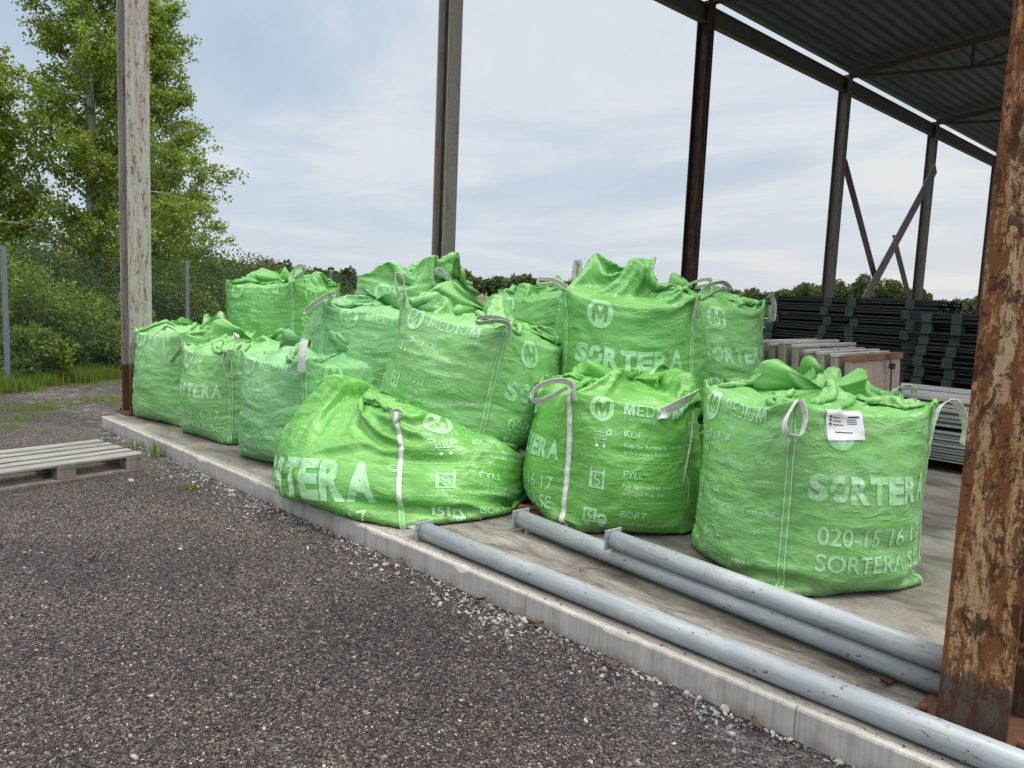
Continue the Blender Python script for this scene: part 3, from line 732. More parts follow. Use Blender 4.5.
def grid_normals(S):
    tu = np.roll(S, -1, 1) - np.roll(S, 1, 1); tv = np.gradient(S, axis=0)
    n = np.cross(tu, tv); return n/(np.linalg.norm(n, axis=-1, keepdims=True) + 1e-9)
def on_grid(S, N, face, st, lift):
    """points of the cloth at (s, t) of one side"""
    R, C = S.shape[:2]
    u = (face + st[:, 0])*2*NF; v = np.clip(st[:, 1]*2*(NW - 1), 0, R - 1.001)
    i = np.floor(u).astype(int); j = np.floor(v).astype(int); fu = (u - i)[:, None]; fv = (v - j)[:, None]
    i0 = i % C; i1 = (i + 1) % C; j1 = np.minimum(j + 1, R - 1)
    def bl(A): return (A[j, i0]*(1-fu) + A[j, i1]*fu)*(1-fv) + (A[j1, i0]*(1-fu) + A[j1, i1]*fu)*fv
    return bl(S) + bl(N)*lift
SCR = np.array([[.70, .713, .04], [0, 0, 1.], [.706, -.699, 0]])     # right, up, toward the yard
def spline(p, k=6):
    p = np.asarray(p, float); q = np.concatenate([2*p[:1] - p[1:2], p, 2*p[-1:] - p[-2:-1]]); out = []
    for i in range(1, len(q) - 2):
        for t in np.linspace(0, 1, k, endpoint=False):
            a, b, c, d = q[i-1:i+3]
            out.append(.5*((2*b) + (c - a)*t + (2*a - 5*b + 4*c - d)*t*t + (3*b - a - 3*c + d)*t**3))
    out.append(q[-2]); return np.array(out)
def ribbon(path, side, width, th=.003, pinch=0.):
    """flat band along a path; side = rough direction across the band"""
    P = spline(path); n = len(P); T = np.gradient(P, axis=0); T /= np.linalg.norm(T, axis=1, keepdims=True)
    side = np.asarray(side, float); 
    if side.ndim == 1: side = np.repeat(side[None], n, 0)
    A = side - T*(side*T).sum(1, keepdims=True); A /= np.linalg.norm(A, axis=1, keepdims=True) + 1e-9
    B = np.cross(T, A); w = np.full(n, width/2)
    if pinch: w *= 1 - pinch*np.abs(np.linspace(-1, 1, n))**3
    w = w[:, None]
    rings = np.stack([P - A*w - B*th/2, P + A*w - B*th/2, P + A*w + B*th/2, P - A*w + B*th/2], 1)
    v = rings.reshape(-1, 3); f = []
    for i in range(n - 1):
        for k in range(4): f.append((4*i + k, 4*i + (k+1) % 4, 4*(i+1) + (k+1) % 4, 4*(i+1) + k))
    f += [(3, 2, 1, 0), tuple(4*(n-1) + k for k in range(4))]
    return v, np.array(f)

def make_bag(label, loc, rz, S, w, h, mat, faces=(), tilt=0., loops=(), seams=(), pr='worn', group='green waste bags piled on the slab', name='bulk_bag'):
    """Empty > sack (> printed_lettering, seam_strip), lifting_loop"""
    r = empty(name, loc); tag(r, label, 'bag', group)
    M = Matrix.Rotation(tilt, 4, Vector((-.706, .699, 0))) @ Matrix.Rotation(rad(rz), 4, 'Z')
    r.rotation_euler = M.to_euler(); Mi = np.array(M.to_3x3().inverted())
    R, C = S.shape[:2]; N = grid_normals(S)
    idx = np.arange(R*C).reshape(R, C)
    f = np.stack([idx[:-1], np.roll(idx, -1, 1)[:-1], np.roll(idx, -1, 1)[1:], idx[1:]], -1).reshape(-1, 4)
    v = S.reshape(-1, 3); nv = len(v)
    v = np.concatenate([v, S[-1].mean(0)[None], S[0].mean(0)[None]])
    ring = idx[-1]; nxt = np.roll(ring, -1); fan = np.stack([ring, nxt, np.full(C, nv), np.full(C, nv)], -1)
    U = (np.arange(C)*4*w/C)[None, :].repeat(R, 0); Vv = (np.arange(R)*h/(2*(NW - 1)))[:, None].repeat(C, 1)
    uv = np.concatenate([np.stack([U, Vv], -1).reshape(-1, 2), [[0, 0], [0, 0]]])
    # close the mouth and the bottom with triangles (as a second tiny mesh joined below)
    so = mesh_np('sack', v, f, mat, r, smooth=True, uv=uv)
    bm = bmesh.new(); bm.from_mesh(so.data); bm.verts.ensure_lookup_table()
    for a, b in zip(idx[-1], np.roll(idx[-1], -1)): bm.faces.new((bm.verts[a], bm.verts[b], bm.verts[nv])).smooth = True
    for a, b in zip(idx[0], np.roll(idx[0], -1)): bm.faces.new((bm.verts[b], bm.verts[a], bm.verts[nv + 1]))
    bm.to_mesh(so.data); bm.free()
    for k, kind in faces:
        for nm, (st, t) in FACES[kind]: mesh_np(nm, on_grid(S, N, k, st, .0030), t, PRINT[pr], so, smooth=True)
    for k, kind, t0, t1 in seams:                     # strips sewn down the corners
        ts = np.linspace(t0, t1, 90); hw = .022/w
        if kind == 'white':
            segs = [(-hw*.75, hw*.75, WEB, .006)]
        else:
            segs = [(-hw, hw, WEBGREEN, .0035), (-hw*.72, -hw*.50, STITCH, .0055), (hw*.50, hw*.72, STITCH, .0055)]
        first = None
        for a, b, m, lift in segs:
            pts = [on_grid(S, N, k, np.stack([0*ts + s_, ts], 1), lf) for s_, lf in ((a, .0), (a, lift), ((a + b)/2, lift*1.15), (b, lift), (b, .0))]
            Vv_ = np.stack(pts, 1); n = len(ts); ii = np.arange(n*5).reshape(n, 5)
            ff = np.stack([ii[:-1, :-1], ii[:-1, 1:], ii[1:, 1:], ii[1:, :-1]], -1).reshape(-1, 4)
            o = mesh_np('seam_strip' if first is None else 'stitch_line', Vv_.reshape(-1, 3), ff, m, so, smooth=True)
            if first is None: first = o
    top = 2*(NW - 1)
    for lp in loops:
        k, offs, wd = lp[:3]; m = lp[3] if len(lp) > 3 else WEB; row = lp[4] if len(lp) > 4 else 1.0
        side = lp[5] if len(lp) > 5 else None
        base = S[int(top*row), (2*NF*k) % C]
        pts = base + (np.asarray(offs, float) @ SCR) @ Mi.T
        sd = (np.asarray(side if side is not None else (.15, .5, .85)) @ SCR) @ Mi.T
        vv, ff = ribbon(pts, sd, wd*1.3); mesh_np('lifting_loop', vv, ff, m, r)
    return r
def shape(S, shx=0., shy=0., taper=(0., 0.), zs=1., slope=0.):
    S = S.copy(); S[..., 0] += slope*S[..., 2]*np.clip(-S[..., 0]/.6, 0, 1); z = S[..., 2:3]; k = z/1.0
    S[..., 0:1] = S[..., 0:1]*(1 - taper[0]*k) + shx*k; S[..., 1:2] = S[..., 1:2]*(1 - taper[1]*k) + shy*k
    S[..., 2] *= zs
    return S
def cloth(seed, amp=.0082, sh=None, **kw):
    P = sim_bag(seed, **kw); S = wrinkle(refine(P), seed, amp, kw.get('w', .9), kw.get('h', 1.))
    return shape(S, **sh) if sh else S

up_small = [(0, -.02, 0), (-.01, .08, .02), (.03, .13, .02), (.07, .10, .01), (.03, .0, .0)]
side_r = [(0, -.03, 0), (.04, .05, .02), (.13, .08, .03), (.20, .05, .02), (.13, .01, .02), (.04, -.01, .01)]
side_l = [(0, -.02, 0), (-.09, .03, .03), (-.19, .03, .04), (-.20, .07, .03), (-.08, .06, .02), (.01, .01, 0)]
hang = [(.0, .0, .02), (-.05, -.05, .06), (-.045, -.14, .07), (.0, -.18, .07), (.035, -.12, .06), (.02, .0, .03)]

# front row on the slab -------------------------------------------------------
S = cloth(11, w=.9, d=.9, h=1.04, fill=.97, press=3, pull=(.02, .05), base=(1., 1.), mound=.01, lump=.03, rb=.0, pw=10., box=.975, skirt=.45, ring=(.50, .10), rang=.9, folds=.7)
bagR = make_bag('large pale green bag at the front right with a white paper stuck on it', (6.985, 1.60, SH), -28, S, .9, 1.04, SACK['mid'],
         ((0, 'picto'), (1, 'logo')), 0, ((1, [(.0, .01, .02), (-.06, -.09, .05), (-.045, -.16, .05), (.02, -.165, .05), (.04, -.07, .04), (.015, .01, .02)], .036),
         (2, [(-.035, -.22, .035), (-.015, -.10, .03), (.015, -.02, .03), (.07, .01, .03), (.13, -.03, .01), (.19, -.14, -.02), (.20, -.24, -.05)], .036)),
         ((1, 'green', .0, .97), (2, 'green', .02, .97)), 'worn')
N = grid_normals(S)
def sheet(S, N, face, s0, s1, t0, t1, lift, mat, name, parent, n=14, rot=0.):
    a, b = np.meshgrid(np.linspace(0, 1, n), np.linspace(0, 1, n)); st = np.stack([s0 + (s1 - s0)*a.ravel() + rot*(b.ravel() - .5), t0 + (t1 - t0)*b.ravel() - rot*(a.ravel() - .5)], 1)
    V = on_grid(S, N, face, st, lift); ii = np.arange(n*n).reshape(n, n)
    return mesh_np(name, V, np.stack([ii[:-1, :-1], ii[:-1, 1:], ii[1:, 1:], ii[1:, :-1]], -1).reshape(-1, 4), mat, parent, smooth=True)
ps = sheet(S, N, 1, .19, .43, .845, .995, .007, M_PAPER, 'paper_label', bagR, rot=-.012)
it = []
for i, y in enumerate((.950, .932, .914)):
    it += [rect(.210, y, .226, y + .011)] + [rect(.236, y + .002, .236 + .045 + .015*((i*7) % 3), y + .006)]
it += [rect(.335, .955, .405, .962)] + [rect(.335, .942 - .010*i, .39 + .004*(i % 2), .9455 - .010*i) for i in range(3)] + [rect(.25, .878, .36, .883)]
vv, tt = dice2d(*merge2d(it)); mesh_np('printed_text', on_grid(S, N, 1, vv, .0095), tt, M_INK, ps)

S = cloth(12, w=.9, d=.84, h=.93, fill=.86, press=8, pull=(-.08, .12), base=(.93, .93), rb=.08, peaks=((.30, .55, 0, 1.12), (.48, .6, 0, 1.10)), rang=1.0)
make_bag('vivid green bag with white corner strap, right of the slumped bag', (5.66, 1.49, SH), -37, S, .9, .93, SACK['vivid'],
         ((0, 'logo'), (1, 'picto')), 0, ((1, [(.03, -.05, .02), (.0, .05, .03), (-.08, .075, .05), (-.19, .045, .06), (-.235, -.02, .05), (-.20, -.055, .04), (-.13, -.03, .04), (-.02, .03, .02)], .034, WEB, 1.0, (.1, .75, .6)),
         (2, [(.0, .0, .02), (-.08, -.03, .10), (-.20, -.09, .14), (-.235, -.125, .13), (-.20, -.115, .10), (-.08, -.05, .07)], .055, WEB, 1.0, (.5, .85, .1)),
         (2, [(-.02, -.1, .05), (-.03, -.3, .07), (-.06, -.55, .07), (-.09, -.75, .06), (-.03, -.78, .05), (-.02, -.60, .04), (-.045, -.5, .05)], .018, WEB)),
         ((1, 'white', .0, 1.0),), 'fresh')

S = cloth(13, corner=0., w=1.40, d=1.26, h=.95, fill=.66, press=8, pull=(-.22, .0), skirt=.46, base=(1., 1.), lump=.05, cone=.44, ceil_plane=(-.14, -.36, .66), box=.97, pw=4.5, rb=.0, rang=.3, peaks=((.05, .45, 0, .98), (.9, .4, 0, 1.0)), sh=dict(shx=-.09, slope=.36))
make_bag('slumped bright green bag lying widest at the slab edge, big lettering on its left side', (4.39, .74, SH), 3, S, 1.40, .86, SACK['vivid'],
         ((0, 'big'), (1, 'picto')), 0, ((0, [(.0, -.10, .02), (.0, .0, .04), (-.07, .0, .07), (-.10, -.06, .08), (-.02, -.08, .08), (.03, .0, .05), (.0, .12, .0)], .05, WEB, 1.0, (.6, .5, .4)),
         (1, [(.0, -.08, .02), (-.03, .0, .05), (.02, .03, .06), (.05, -.01, .05), (.0, -.06, .05)], .035)),
         ((1, 'white', .25, 1.0), (1, 'green', 0.0, .25)), 'fresh')

S = cloth(14, w=.9, d=.9, h=.98, fill=.92, press=9, rb=.12, pull=(.0, .08), base=(.90, .90), peaks=((.3, .5, 0, 1.08),))
make_bag('leftmost green bag beside the pale rusty post, white cord and loop hanging down', (.53, .79, SH), 10, S, .9, .98, SACK['mid'], ((0, 'picto'), (1, 'logo')), 0,
         ((1, [(-.18, .02, .05), (-.12, .06, .06), (-.02, .0, .07), (.03, -.10, .06), (.0, -.17, .07), (-.05, -.25, .08)], .035, WEB), (1, [(.02, -.12, .05), (.02, -.16, .09), (-.05, -.26, .09), (-.06, -.27, .08), (.0, -.18, .07)], .055, WEBG),
          (1, [(-.14, .06, .05), (-.26, -.04, .07), (-.30, -.14, .08), (-.20, -.21, .07), (-.13, -.22, .07)], .012, WEB), (1, [(-.14, .07, .05), (-.15, -.1, .08), (-.145, -.25, .08)], .016, WEB)),
         ((1, 'green', 0, .8),), 'worn')
S = cloth(15, w=.9, d=.9, h=.90, fill=.84, press=9, rb=.14, rang=1.2, pull=(-.05, .05), base=(.88, .88))
make_bag('second bag from the left in the front row, phone digits on its side', (1.68, .82, SH), 4, S, .9, .90, SACK['mid'], ((0, 'logo'), (1, 'picto')), 0,
         ((1, [(-.02, .0, .02), (.0, -.02, .07), (.05, -.12, .09), (.04, -.24, .09), (.0, -.22, .08), (-.03, -.10, .07), (-.02, -.02, .04)], .05, WEBG), (1, [(.06, .10, .0), (.07, .12, .05), (.12, .06, .06), (.09, .0, .05)], .05, WEB)), ((1, 'green', 0, .95),), 'worn')
S = cloth(16, w=.9, d=.9, h=.93, fill=.87, press=9, rb=.12, rang=.0, pull=(-.10, .0), base=(.90, .90))
make_bag('minty green bag third from the left in the front row, beside the slumped bag', (2.98, .79, SH), 6, S, .9, .93, SACK['minty'], ((0, 'picto'), (1, 'logo')), 0,
         ((1, [(-.01, -.10, .03), (.0, .02, .05), (.01, .14, .03), (.0, .10, .0)], .05, WEB, 1.0, (1, 0, .2)), ), ((1, 'green', 0, .95),), 'faint')

# second layer ----------------------------------------------------------------
S = cloth(21, w=.96, d=.96, h=.98, fill=.88, press=10, rb=.16, rang=.6, pull=(.05, -.05), base=(.84, .84), peaks=((.08, .4, 0, 1.08),))
make_bag('tilted green bag on top of the slumped bag in the middle of the pile', (4.36, 1.24, .53), 14, S, .96, .98, SACK['mid'], ((0, 'picto'), (1, 'logo')), rad(12),
         ((0, [(-.01, -.03, .02), (-.05, .07, .03), (-.06, .15, .03), (-.01, .13, .02), (.02, .0, .01)], .045), (1, [(.03, -.12, .03), (.02, .0, .04), (-.06, .035, .06), (-.19, .02, .05), (-.20, .055, .03), (-.08, .06, .02), (.02, .03, 0)], .04, WEBG)),
         ((0, 'green', 0, 1.), (1, 'green', .06, 1.)), 'worn')
S = cloth(22, w=.98, d=.98, h=1.04, fill=.98, press=9, rang=.2, pull=(-.12, .08), base=(.9, .9), lump=.06, skirt=.60, peaks=((.19, .5, 0, 1.36), (.22, .6, 0, 1.44), (.33, .8, 0, 1.36)))
make_bag('tallest green bag at the back centre with a big folded top and corner loops', (5.11, 2.33, .64), -54, S, .98, 1.04, SACK['deep'], ((1, 'logo'), (0, 'picto')), 0,
         ((1, side_l, .04), (2, [(-.02, -.18, .03), (.0, -.04, .04), (.06, .05, .04), (.18, .08, .03), (.24, .03, .02), (.16, .02, .02), (.05, -.04, .02)], .04, WEBG), (0, [(0, -.05, 0), (-.015, .15, 0), (.0, .26, 0), (.02, .15, 0), (.01, -.05, 0)], .045, WEBG, 1.0, (1, 0, 0)),
          (3, [(0, .02, 0), (-.05, .05, .0), (.06, .11, .0), (.16, .13, 0), (.17, .09, 0), (.05, .06, 0)], .045)), ((1, 'green', 0, .98), (2, 'green', 0, .98)), 'worn')
S = cloth(23, w=.9, d=.9, h=1.0, fill=.95, press=9, pull=(.0, .1))
make_bag('pale green bag just right of the tallest one, loop hanging at its far corner', (5.07, 3.28, .66), -16, S, .9, 1.0, SACK['mid'], ((1, 'logo'), (0, 'picto')), 0,
         ((2, [(-.02, .0, .03), (.02, .03, .03), (.06, -.06, .04), (.06, -.18, .04), (.03, -.17, .04), (.02, -.05, .03)], .05, WEBG),), ((1, 'green', 0, .95),), 'worn')
S = cloth(24, w=.92, d=.92, h=1.0, fill=.94, press=9, pull=(.1, .0), peaks=((.1, .3, 0, 1.15),))
make_bag('deep green bag half hidden behind the tilted bag and left of the tallest one', (3.72, 3.06, .66), 0, S, .92, 1.0, SACK['deep'], ((0, 'logo'),), 0, (), ((1, 'green', 0, .95),), 'worn')
S = cloth(25, w=.96, d=.96, h=1.02, fill=.96, press=9, rang=1.2, pull=(.08, .1), skirt=.52, peaks=((.05, .35, 0, 1.05), (.28, .5, 0, 1.34), (.42, .5, 0, 1.25)))
make_bag('green bag at the upper left of the pile, standing behind the three front left bags', (.28, 1.96, .63), 24, S, .96, 1.02, SACK['deep'], ((0, 'picto'), (1, 'logo')), 0,
         ((1, [(0, -.10, .03), (.0, .06, .05), (.06, .17, .04), (.15, .16, .03), (.12, .10, .03), (.03, .03, .03)], .05, WEB),), ((1, 'green', 0, .97),), 'faint')
S = cloth(26, w=.88, d=.88, h=1.0, fill=.94, press=9, pull=(-.05, .05))
make_bag('minty wrinkled bag wedged between the minty front bag and the tilted bag', (2.95, 1.30, .49), -30, S, .88, 1.0, SACK['minty'], ((1, 'picto'), (0, 'logo')), rad(4),
         ((1, [(.02, -.02, .02), (.08, .06, .04), (.02, .04, .08), (-.08, -.03, .10), (-.13, -.08, .10), (-.09, -.07, .06), (.0, -.01, .03)], .055, WEB),), ((1, 'green', 0, .95),), 'faint')
S = cloth(27, w=1.02, d=1.02, h=1.06, fill=1.0, press=10, pull=(.15, .15), skirt=.60, peaks=((.30, .35, 0, 1.30), (.42, .5, 0, 1.44), (.5, .7, 0, 1.42)))
make_bag('green bag with high peaked top at the back, before the grey brown post', (2.28, 2.40, .68), -50, S, 1.02, 1.06, SACK['mid'], ((1, 'logo'), (0, 'picto')), 0,
         ((2, [(-.05, .0, .05), (-.16, .10, .08), (-.20, .08, .10), (-.10, .02, .12), (-.02, -.05, .1)], .05, WEB),), ((2, 'green', 0, .9),), 'worn')
S = cloth(28, w=.9, d=.9, h=1.0, fill=.9, press=10)
b4 = make_bag('glimpse of green bag with white strap, between upper left bag and peaked one', (1.05, 3.25, .66), -20, S, .9, 1.0, SACK['minty'], (), 0,
         ((1, [(-.12, .02, .03), (.0, .06, .05), (.12, .05, .05), (.15, -.06, .04)], .05, WEB),), (), 'faint')
S = cloth(29, w=.9, d=.9, h=.92, fill=.86, press=10, pull=(.1, .1), peaks=((.1, .4, 0, 1.0),))
make_bag('green bag behind the front right one, only its crumpled top showing', (6.35, 2.95, SH), -20, S, .9, .92, SACK['mid'], ((0, 'picto'),), 0,
         ((2, [(-.03, -.03, .02), (-.06, .02, .03), (.02, .05, .04), (.08, .0, .03)], .04, WEB),), ((1, 'green', 0, .95),), 'faint')
# squashed bags on the floor that carry the second layer
under = None
for (x, y, rz) in ((.75, 2.25, 20), (2.35, 2.45, -50), (3.72, 3.15, 0), (5.1, 2.75, -54), (5.3, 3.65, -16)):
    if under is None:
        under = make_bag('squashed green bag on the floor, buried under the second layer of the pile', (x, y, SH), rz, cloth(31, w=.92, d=.92, h=.62, fill=.46, press=10), .92, .62, SACK['deep'], (), 0, (), (), 'faint', 'squashed bags under the pile')
    else:
        c = copy_tree(under); c.location = (x, y, SH); c.rotation_euler = (0, 0, rad(rz))

# ------------------------------------------------------------------ goods stored under the roof
rnd = random.Random(5)
def steel_frame(loc, L, blocks, label, group):
    r = empty('steel_rack', loc, rad(rnd.uniform(-1.6, 1.6))); tag(r, label, 'steel frame', group)
    m = MB()
    for k in range(7):
        y = .06 + k*.137
        for z in (.018, .072, .108):
            if rnd.random() < .88:
                dx = rnd.uniform(-.05, .05); m.box((dx, y, z - .010), (L + dx, y + .045, z + .010 + rnd.uniform(0, .006)), Matrix.Rotation(rad(rnd.uniform(-.5, .5)), 3, 'Y'))
    m.box((.01, .93, .002), (L - .01, .965, .124))  # solid rear bar, added so the gaps between the bars stay dark
    m.build('bars', M_DSTEEL, r)
    for bx in blocks:
        MB().box((bx - .055, .03 + rnd.uniform(-.03, .03), .0), (bx + .055, .98, .118), bevel=.004).build('spacer_block', M_DBLOCK, r)
    return r
for (x, y, L, bl, n, z0, lab) in ((3.35, 7.55, 1.28, (.26, 1.0), 12, SH + .10, 'dark steel frame in the left stack under the roof'),
                                  (4.62, 7.50, 1.15, (.10, .80), 12, SH + .10, 'dark steel frame in the middle stack under the roof'),
                                  (5.55, 7.05, 1.9, (.20, .52, 1.7), 11, SH + .08, 'dark steel frame in the right stack beside the rusty column')):
    for k in range(n):
        steel_frame((x + rnd.uniform(-.03, .03), y + rnd.uniform(-.04, .04), z0 + k*.126), L, bl, lab, lab.replace('frame', 'frames'))
for (x, y, L, n, lab) in ((3.35, 7.6, 1.3, 2, 'timber bearer under the left stack of steel frames'), (4.62, 7.55, 1.15, 2, 'timber bearer under the middle stack of steel frames'), (5.55, 7.1, 1.9, 2, 'timber bearer under the right stack of steel frames')):
    for k in range(n):
        o = MB().box((-.05, 0, 0), (.05, .95, .09)).build('timber_bearer', M_WEND); o.location = (x + .2 + k*(L - .4), y, SH); tag(o, lab, 'timber bearer', 'timber bearers under stacks')

# leaning pack of wooden shutters
for i in range(8):
    x = 6.30 - .115*i; y0 = 3.86 + rnd.uniform(-.03, .03); h = 1.03 + rnd.uniform(-.02, .03) + .012*i; wd = 1.12 + (.10 if i in (2, 4) else rnd.uniform(-.05, .05))
    r = empty('wooden_shutter', (x, y0, SH + .05)); r.rotation_euler = (0, rad(-3.5), 0)
    if i == 0:
        tag(r, 'front wooden panel with a pale plywood face and brown top rail, black strap over it', 'wooden panel', 'wooden panels leaning in a pack')
        MB().box((-.022, .02, 0), (.018, wd - .02, h - .06)).build('plywood_face', M_PLY, r)
        MB().box((-.035, 0, h - .058), (.035, wd, h), bevel=.003).build('top_rail', M_WRAIL, r)
        for yy in (0, wd - .02): MB().box((-.03, yy - .002, 0), (.026, yy + .018, h - .06)).build('edge_rail', M_WEND if yy == 0 else M_DSTEEL, r)
    else:
        tag(r, 'grey weathered wooden panel standing behind the plywood faced one', 'wooden panel', 'wooden panels leaning in a pack')
        MB().box((-.03, 0, 0), (.03, wd, h - .03), bevel=.003).build('board', M_WEND, r)
        MB().box((-.034, -.003, h - .029), (.036, wd + .003, h), bevel=.003).build('top_edge', M_WGREY, r)
vv, ff = ribbon([(6.335, 4.62, .65), (6.325, 4.62, 1.02), (6.30, 4.62, 1.175), (6.24, 4.58, 1.205), (6.1, 4.48, 1.215), (5.95, 4.38, 1.225), (5.70, 4.26, 1.255), (5.52, 4.20, 1.24)], (0, 1, 0), .022, .006)
o = mesh_np('strap', vv, ff, M_BLACK, smooth=True); tag(o, 'black rubber strap drawn over the pack of wooden panels', 'strap')
MB().box((6.30, 4.595, 1.08), (6.35, 4.645, 1.135), bevel=.01).build('buckle', M_BLACK, o)

# pile of pale green sheets
zz = SH + .10
for i in range(8):
    th = (.055, .055, .060, .055, .060, .085, .095, .095)[i]
    if i == 5: zz += .035
    r = empty('sandwich_panel', (5.75 + rnd.uniform(-.06, .06), 5.15 + rnd.uniform(-.015, .02), zz)); r.rotation_euler = (0, 0, rad(rnd.uniform(-.6, .6)))  # one sandwich panel of the pale green pile
    tag(r, ('thick pale green panel in the upper part of the low pile beside the rusty column' if i > 4 else 'thin pale green sheet in the lower part of the pile beside the rusty column'), 'panel', 'upper panels of the low pile' if i > 4 else 'lower sheets of the low pile')
    m = MB().box((0, 0, .004), (3.2, 1.15, th - .003), bevel=.003)
    m.build('sheet', M_PANEL if i < 7 else M_PANELTOP, r)
    MB().box((0.01, -.006, th*.42), (3.19, -.001, th*.62)).build('groove_strip', M_DBLOCK, r)
    zz += th
for k in (0.25, 1.2, 2.6):
    o = MB().box((-.05, 0, 0), (.05, 1.1, .098)).build('timber_bearer', M_WEND); o.location = (5.75 + k, 5.18, SH); tag(o, 'timber bearer under the pale green panel pile', 'timber bearer', 'timber bearers under the panel pile')
o = MB().tube(spline([(6.1, 5.3, zz + .01), (6.4, 5.24, zz + .05), (6.8, 5.3, zz + .045), (7.2, 5.5, zz + .02), (7.5, 5.6, zz + .012)]), .012, 8).build('plastic_hose', mat_plain('hose', (.20, .32, .31), (.27, .40, .38), .4)); tag(o, 'pale blue green plastic hose lying on top of the panel pile', 'hose')

# ------------------------------------------------------------------ pallet in the yard
pr_ = empty('wooden_pallet', (2.13, -.335, 0)); tag(pr_, 'grey weathered wooden pallet lying on the gravel beside the slab', 'pallet')
a0 = Vector((2.2 - 1.47, -1.40 + 1.10, 0)); ang = math.atan2(-1.06, .14)
pr_.rotation_euler = (0, 0, ang)          # local x runs along the deck boards, away from the slab; local y to the yard side
dx = 1.22; dy = .82
for k, (y0, w_) in enumerate(((-.82, .13), (-.635, .10), (-.475, .13), (-.28, .10), (-.125, .125))):
    MB().box((0, y0, .122), (dx, y0 + w_, .144), Matrix.Rotation(rad(rnd.uniform(-.5, .5)), 3, 'X'), .003).build('deck_board', M_PALLET, pr_)
for x in (0.0, .54, 1.08): MB().box((x, -.82, .100), (x + .14, 0, .1215), None, .002).build('cross_board', M_PALLETD, pr_)
for y in (-.82, -.46, -.10):
    MB().box((0, y, .0), (dx, y + .10, .021), None, .002).build('bottom_board', M_PALLETD, pr_)
    for x in (0.0, .54, 1.08): MB().box((x + .002, y + .002, .0215), (x + .142, y + .098, .0995), None, .003).build('block', M_PALLETD, pr_)

# ------------------------------------------------------------------ gravel, pebbles, litter
def ico():
    bm = bmesh.new(); bmesh.ops.create_icosphere(bm, subdivisions=1, radius=1); v = np.array([x.co[:] for x in bm.verts]); bm.verts.index_update(); f = np.array([[x.index for x in q.verts] for q in bm.faces]); bm.free(); return v, f
def stones(name, P, size, mat, seed, flat=.62):
    rng = np.random.default_rng(seed); v, f = ico(); n = len(P)
    A = rng.normal(size=(n, 3, 3)); Q, _ = np.linalg.qr(A)
    s = size[:, None]*np.stack([rng.uniform(.7, 1.35, n), rng.uniform(.6, 1.1, n), rng.uniform(.45, .8, n)], 1)
    V = v[None]*(1 + rng.uniform(-.22, .22, (n, len(v), 1)))*s[:, None, :]
    V = np.einsum('nij,nkj->nki', Q, V); V[..., 2] *= .85
    V += P[:, None, :]
    F = f[None] + (np.arange(n)*len(v))[:, None, None]
    return mesh_np(name, V.reshape(-1, 3), F.reshape(-1, 3), mat)
rng = np.random.default_rng(8)
n = 105000
r_ = 1.7*np.exp(rng.uniform(0, math.log(7.5/1.7), n)); th = rad(135) + rng.uniform(rad(-9), rad(48), n)
P = np.stack([8.948 + r_*np.cos(th), -2.749 + r_*np.sin(th), np.full(n, .002)], 1)
sz = rng.gamma(4, .0008, n) + .0018
keep = (P[:, 1] < -.008) & ~((P[:, 0] > .7) & (P[:, 0] < 2.3) & (P[:, 1] < -.2) & (P[:, 1] > -1.7) & (P[:, 0] < 2.25))
tag(stones('gravel', P[keep], sz[keep], M_STONES, 1), kind='stuff')
n = 3200
x = rng.uniform(.6, 9, n); cl = np.sin(x*2.1 + 1.) + np.sin(x*5.3) + .6*np.sin(x*11.7 + 2)
y = -np.abs(rng.normal(0, .10, n))*(1 + .5*rng.random(n)) - .012
k = (cl + rng.normal(0, .8, n) > .35) | (y > -.05)
P = np.stack([x, y, np.full(n, .006)], 1)[k]
tag(stones('white_pebbles', P, rng.gamma(2.2, .0026, len(P)) + .003, M_WSTONES, 2), kind='stuff')
n = 420
r_ = 1.8*np.exp(rng.uniform(0, math.log(8/1.8), n)); th = rad(135) + rng.uniform(rad(-9), rad(46), n)
P = np.stack([8.948 + r_*np.cos(th), -2.749 + r_*np.sin(th), np.full(n, .005)], 1); P = P[P[:, 1] < -.03]
tag(stones('pale_stones', P, rng.gamma(2.4, .0018, len(P)) + .002, M_WSTONES, 3), kind='stuff')
n = 700
P = np.stack([rng.uniform(3.5, 9, n), np.abs(rng.normal(0, .09, n)) + .02 + (rng.random(n) < .35)*rng.uniform(0, .7, n), np.full(n, SH + .001)], 1)
tag(stones('floor_grit', P, rng.gamma(2, .0011, n) + .0008, M_STONES, 4), kind='stuff')
def leaf_quads(P, D, U, ln, wd):
    """rhombic leaves at P, along D, with width along U"""
    ln = np.asarray(ln)[:, None]; wd = np.asarray(wd)[:, None]
    v = np.stack([P, P + D*ln*.45 + U*wd*.5, P + D*ln, P + D*ln*.45 - U*wd*.5], 1)
    return v.reshape(-1, 3), np.arange(len(P)*4).reshape(-1, 4)
def unit(a): return a/(np.linalg.norm(a, axis=-1, keepdims=True) + 1e-9)
